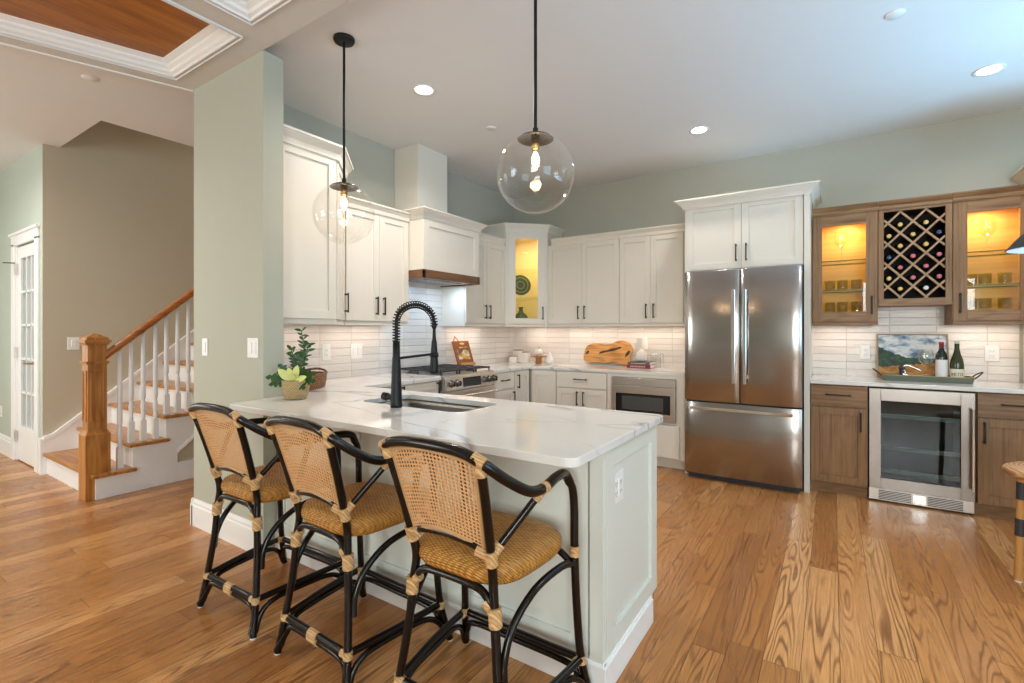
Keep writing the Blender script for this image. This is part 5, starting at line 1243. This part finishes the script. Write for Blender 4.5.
# ------------------------------------------------------------------ bar top
ZW = .9125
q = NB('landscape_painting'); gx, gy, gz = q.sep(q.pos('Generated'))
nz = q.noise(q.comb(q.math('MULTIPLY', gx, 2.6), q.math('MULTIPLY', gz, 4.), 0.), 1.6, 4, .6); n3 = q.noise(q.comb(q.math('MULTIPLY', gx, 5.), q.math('MULTIPLY', gz, 5.), 3.), 1.8, 4, .6)
sky = q.ramp(nz, [(.36, (.10, .17, .27)), (.46, (.38, .47, .55)), (.55, (.72, .74, .74)), (.75, (.82, .82, .78))])
hill = q.ramp(n3, [(.35, (.012, .035, .022)), (.55, (.03, .08, .05)), (.7, (.08, .13, .05))]); field = q.ramp(n3, [(.35, (.34, .12, .02)), (.5, (.55, .24, .05)), (.65, (.62, .33, .09))])
hz = q.math('ADD', q.math('MULTIPLY_ADD', n3, .16, .38), q.math('MULTIPLY', q.math('MAXIMUM', q.math('SUBTRACT', .42, gx), 0.), .62))
f1 = q.math('LESS_THAN', gz, hz); f2 = q.math('LESS_THAN', gz, q.math('ADD', q.math('MULTIPLY', gx, .12), q.math('MULTIPLY_ADD', n3, .18, .16)))
q.base(q.mix(f2, q.mix(f1, sky, hill), field)); q.rough(.6)
c = thing('landscape_painting', 'framed landscape painting with clouds, trees and orange field leaning at the bar', 'painting', (3.985, -.08, ZW))
TP = Matrix.Translation((3.762, -.105, ZW+.001)) @ Matrix.Rotation(math.radians(-9), 4, 'X')
m = MB(); m.T = TP; m.box(.008, .452, 0.002, .012, .008, .362); obj('canvas', m, q.m, c)
m = MB(); m.T = TP; m.box(0, .46, -.008, .014, 0, .008); m.box(0, .46, -.008, .014, .362, .37); m.box(0, .008, -.008, .014, .008, .362); m.box(.452, .46, -.008, .014, .008, .362); obj('picture_frame', m, plain('thin_gold_frame', (.34, .22, .10), .4), c)
c = thing('serving_tray', 'long olive-grey metal tray with black handles on the bar worktop', 'tray', (4.03, -.27, ZW))
ty0, ty1 = -.40, -.20; tx0, tx1 = 3.775, 4.325
m = MB(); pl = roundc(tx0+.03, ty0+.03, .03, 180, 270)+roundc(tx1-.03, ty0+.03, .03, 270, 360)+roundc(tx1-.03, ty1-.03, .03, 0, 90)+roundc(tx0+.03, ty1-.03, .03, 90, 180)
n = len(pl); rings = [[(*p, ZW) for p in inset(pl, .012)], [(*p, ZW+.044) for p in pl], [(*p, ZW+.044) for p in inset(pl, .004)], [(*p, ZW+.006) for p in inset(pl, .016)]]
vs = [v for r in rings for v in r]; m.add(vs, [(k*n+i, k*n+(i+1) % n, (k+1)*n+(i+1) % n, (k+1)*n+i) for k in range(3) for i in range(n)]+[tuple(range(n))[::-1], tuple(range(3*n, 4*n))]); obj('tray_body', m, plain('olive_grey_metal', (.14, .16, .12), .4, .3), c)
m = MB(); m.tube([(*p, ZW+.045) for p in pl], .003, 6, raw=True, closed=True); obj('tray_rim', m, 'brass', c)
ym = (ty0+ty1)/2
for s, xe in ((-1, tx0), (1, tx1)):
    m = MB(); m.tube([(xe, ym-.055, ZW+.035), (xe+s*.03, ym-.05, ZW+.065), (xe+s*.055, ym, ZW+.085), (xe+s*.03, ym+.05, ZW+.065), (xe, ym+.055, ZW+.035)], .0045, 8, 5); obj('handle', m, 'black', c)
ZP = ZW+.0068
wineglass(4.055, -.30, ZP, 1.16, 'empty clear wine glass on the bar tray beside the bottles', 'stemglass')
def bottle(x, y, prof, glass, lab, cap, capz, lb, lmat, text=None):
    t = thing('wine_bottle', lab, 'bottle', (x, y, ZP))
    m = MB(); m.lathe(prof, (x, y, ZP), 32); obj('bottle_body', m, glass, t)
    m = MB(); m.lathe([(.0, capz[1]), (.0155, capz[1]-.001), (.0158, capz[1]-.02), (.0148, capz[1]-.022), (.0150, capz[0]), (.014, capz[0])], (x, y, ZP), 24); obj('capsule', m, cap, t)
    r, z0, z1 = lb; m = MB(); vs = []; fs = []; n = 18; aC = math.atan2(-5.257-y, 3.446-x)
    for k in range(n+1):
        a = aC-1.25+2.5*k/n; vs += [(x+r*math.cos(a), y+r*math.sin(a), ZP+z0), (x+r*math.cos(a), y+r*math.sin(a), ZP+z1)]
    for k in range(n): fs.append((2*k, 2*k+2, 2*k+3, 2*k+1))
    m.add(vs, fs, True); lo_ = obj('label', m, lmat, t)
    return t, aC
M['grnbottle'] = plain('olive_green_bottle_glass', (.03, .04, .012), .07)
cream = plain('cream_label_paper', (.72, .68, .52), .6); white = plain('white_label_paper', (.78, .76, .74), .6)
t, aC = bottle(4.148, -.29, [(0, 0), (.035, 0), (.0375, .006), (.0375, .185), (.033, .21), (.018, .235), (.0145, .255), (.0145, .30), (0, .30)], 'dkbottle', 'red wine bottle with dark red capsule and white label on the tray', plain('dark_red_capsule', (.22, .012, .02), .35), (.235, .302), (.0382, .025, .165), white)
m = MB()
def curved_text(par, x, y, r, z, s, h, mat, a0):
    segs = {'X': [((0,0),(1,1)),((0,1),(1,0))], 'E': [((0,0),(0,1)),((0,0),(1,0)),((0,.5),(.8,.5)),((0,1),(1,1))], 'T': [((.5,0),(.5,1)),((0,1),(1,1))], 'O': [((0,0),(1,0)),((1,0),(1,1)),((1,1),(0,1)),((0,1),(0,0))], '-': [((0,.5),(1,.5))]}
    m = MB(); wd = h*.72; gp = h*.35; tot = len(s)*wd+(len(s)-1)*gp
    for i, ch in enumerate(s):
        for (p, q_) in segs[ch]:
            pts = []
            for k in range(4):
                t_ = k/3; u = -tot/2+i*(wd+gp)+(p[0]+(q_[0]-p[0])*t_)*wd; v_ = (p[1]+(q_[1]-p[1])*t_)*h; a = a0+u/r
                pts.append((x+(r+.0006)*math.cos(a), y+(r+.0006)*math.sin(a), z+v_))
            m.tube(pts, h*.085, 5, raw=True)
    obj('label_lettering', m, mat, par)
ink = plain('dark_ink', (.05, .05, .05), .6)
curved_text(t, 4.148, -.29, .0386, ZP+.115, '---', .006, ink, aC); curved_text(t, 4.148, -.29, .0386, ZP+.09, '-----', .004, ink, aC); curved_text(t, 4.148, -.29, .0386, ZP+.075, '----', .004, ink, aC)
t, aC = bottle(4.236, -.30, [(0, 0), (.038, 0), (.0415, .006), (.0415, .13), (.037, .165), (.022, .215), (.0155, .245), (.0145, .31), (0, .31)], 'grnbottle', 'green wine bottle with pale capsule and cream lettered label on the tray', plain('pale_green_capsule', (.52, .60, .40), .4), (.245, .312), (.0422, .02, .098), cream)
curved_text(t, 4.236, -.30, .0426, ZP+.050, 'XETO', .017, ink, aC)
c = thing('corkscrew', 'black and silver lever corkscrew lying on the bar tray', 'corkscrew', (3.93, -.30, ZP))
m = MB(); m.T = Matrix.Translation((3.905, -.32, ZP+.03)) ; m.tube([(0, 0, -.022), (0, 0, .055)], .017, 14, raw=True); m.sphere((0, 0, .062), .022); obj('grip_body', m, 'blk2', c)
m = MB(); m.tube([(3.905, -.325, ZP+.10), (3.935, -.325, ZP+.115), (3.985, -.325, ZP+.095), (4.02, -.325, ZP+.075)], .006, 8); m.tube([(3.91, -.33, ZP+.045), (3.95, -.33, ZP+.03), (4.0, -.33, ZP+.012)], .009, 8); m.tube([(3.905, -.325, ZP+.09), (3.925, -.33, ZP+.06), (3.91, -.33, ZP+.04)], .007, 8); obj('lever', m, 'chrome', c)

# fill lamp added in the stairwell to brighten the hall; no window there
area('stairwell_fill', (-2.0, -.3, 3.9), (math.radians(-60), 0, 0), 1.0, 1.0, 22, (1., .97, .9))
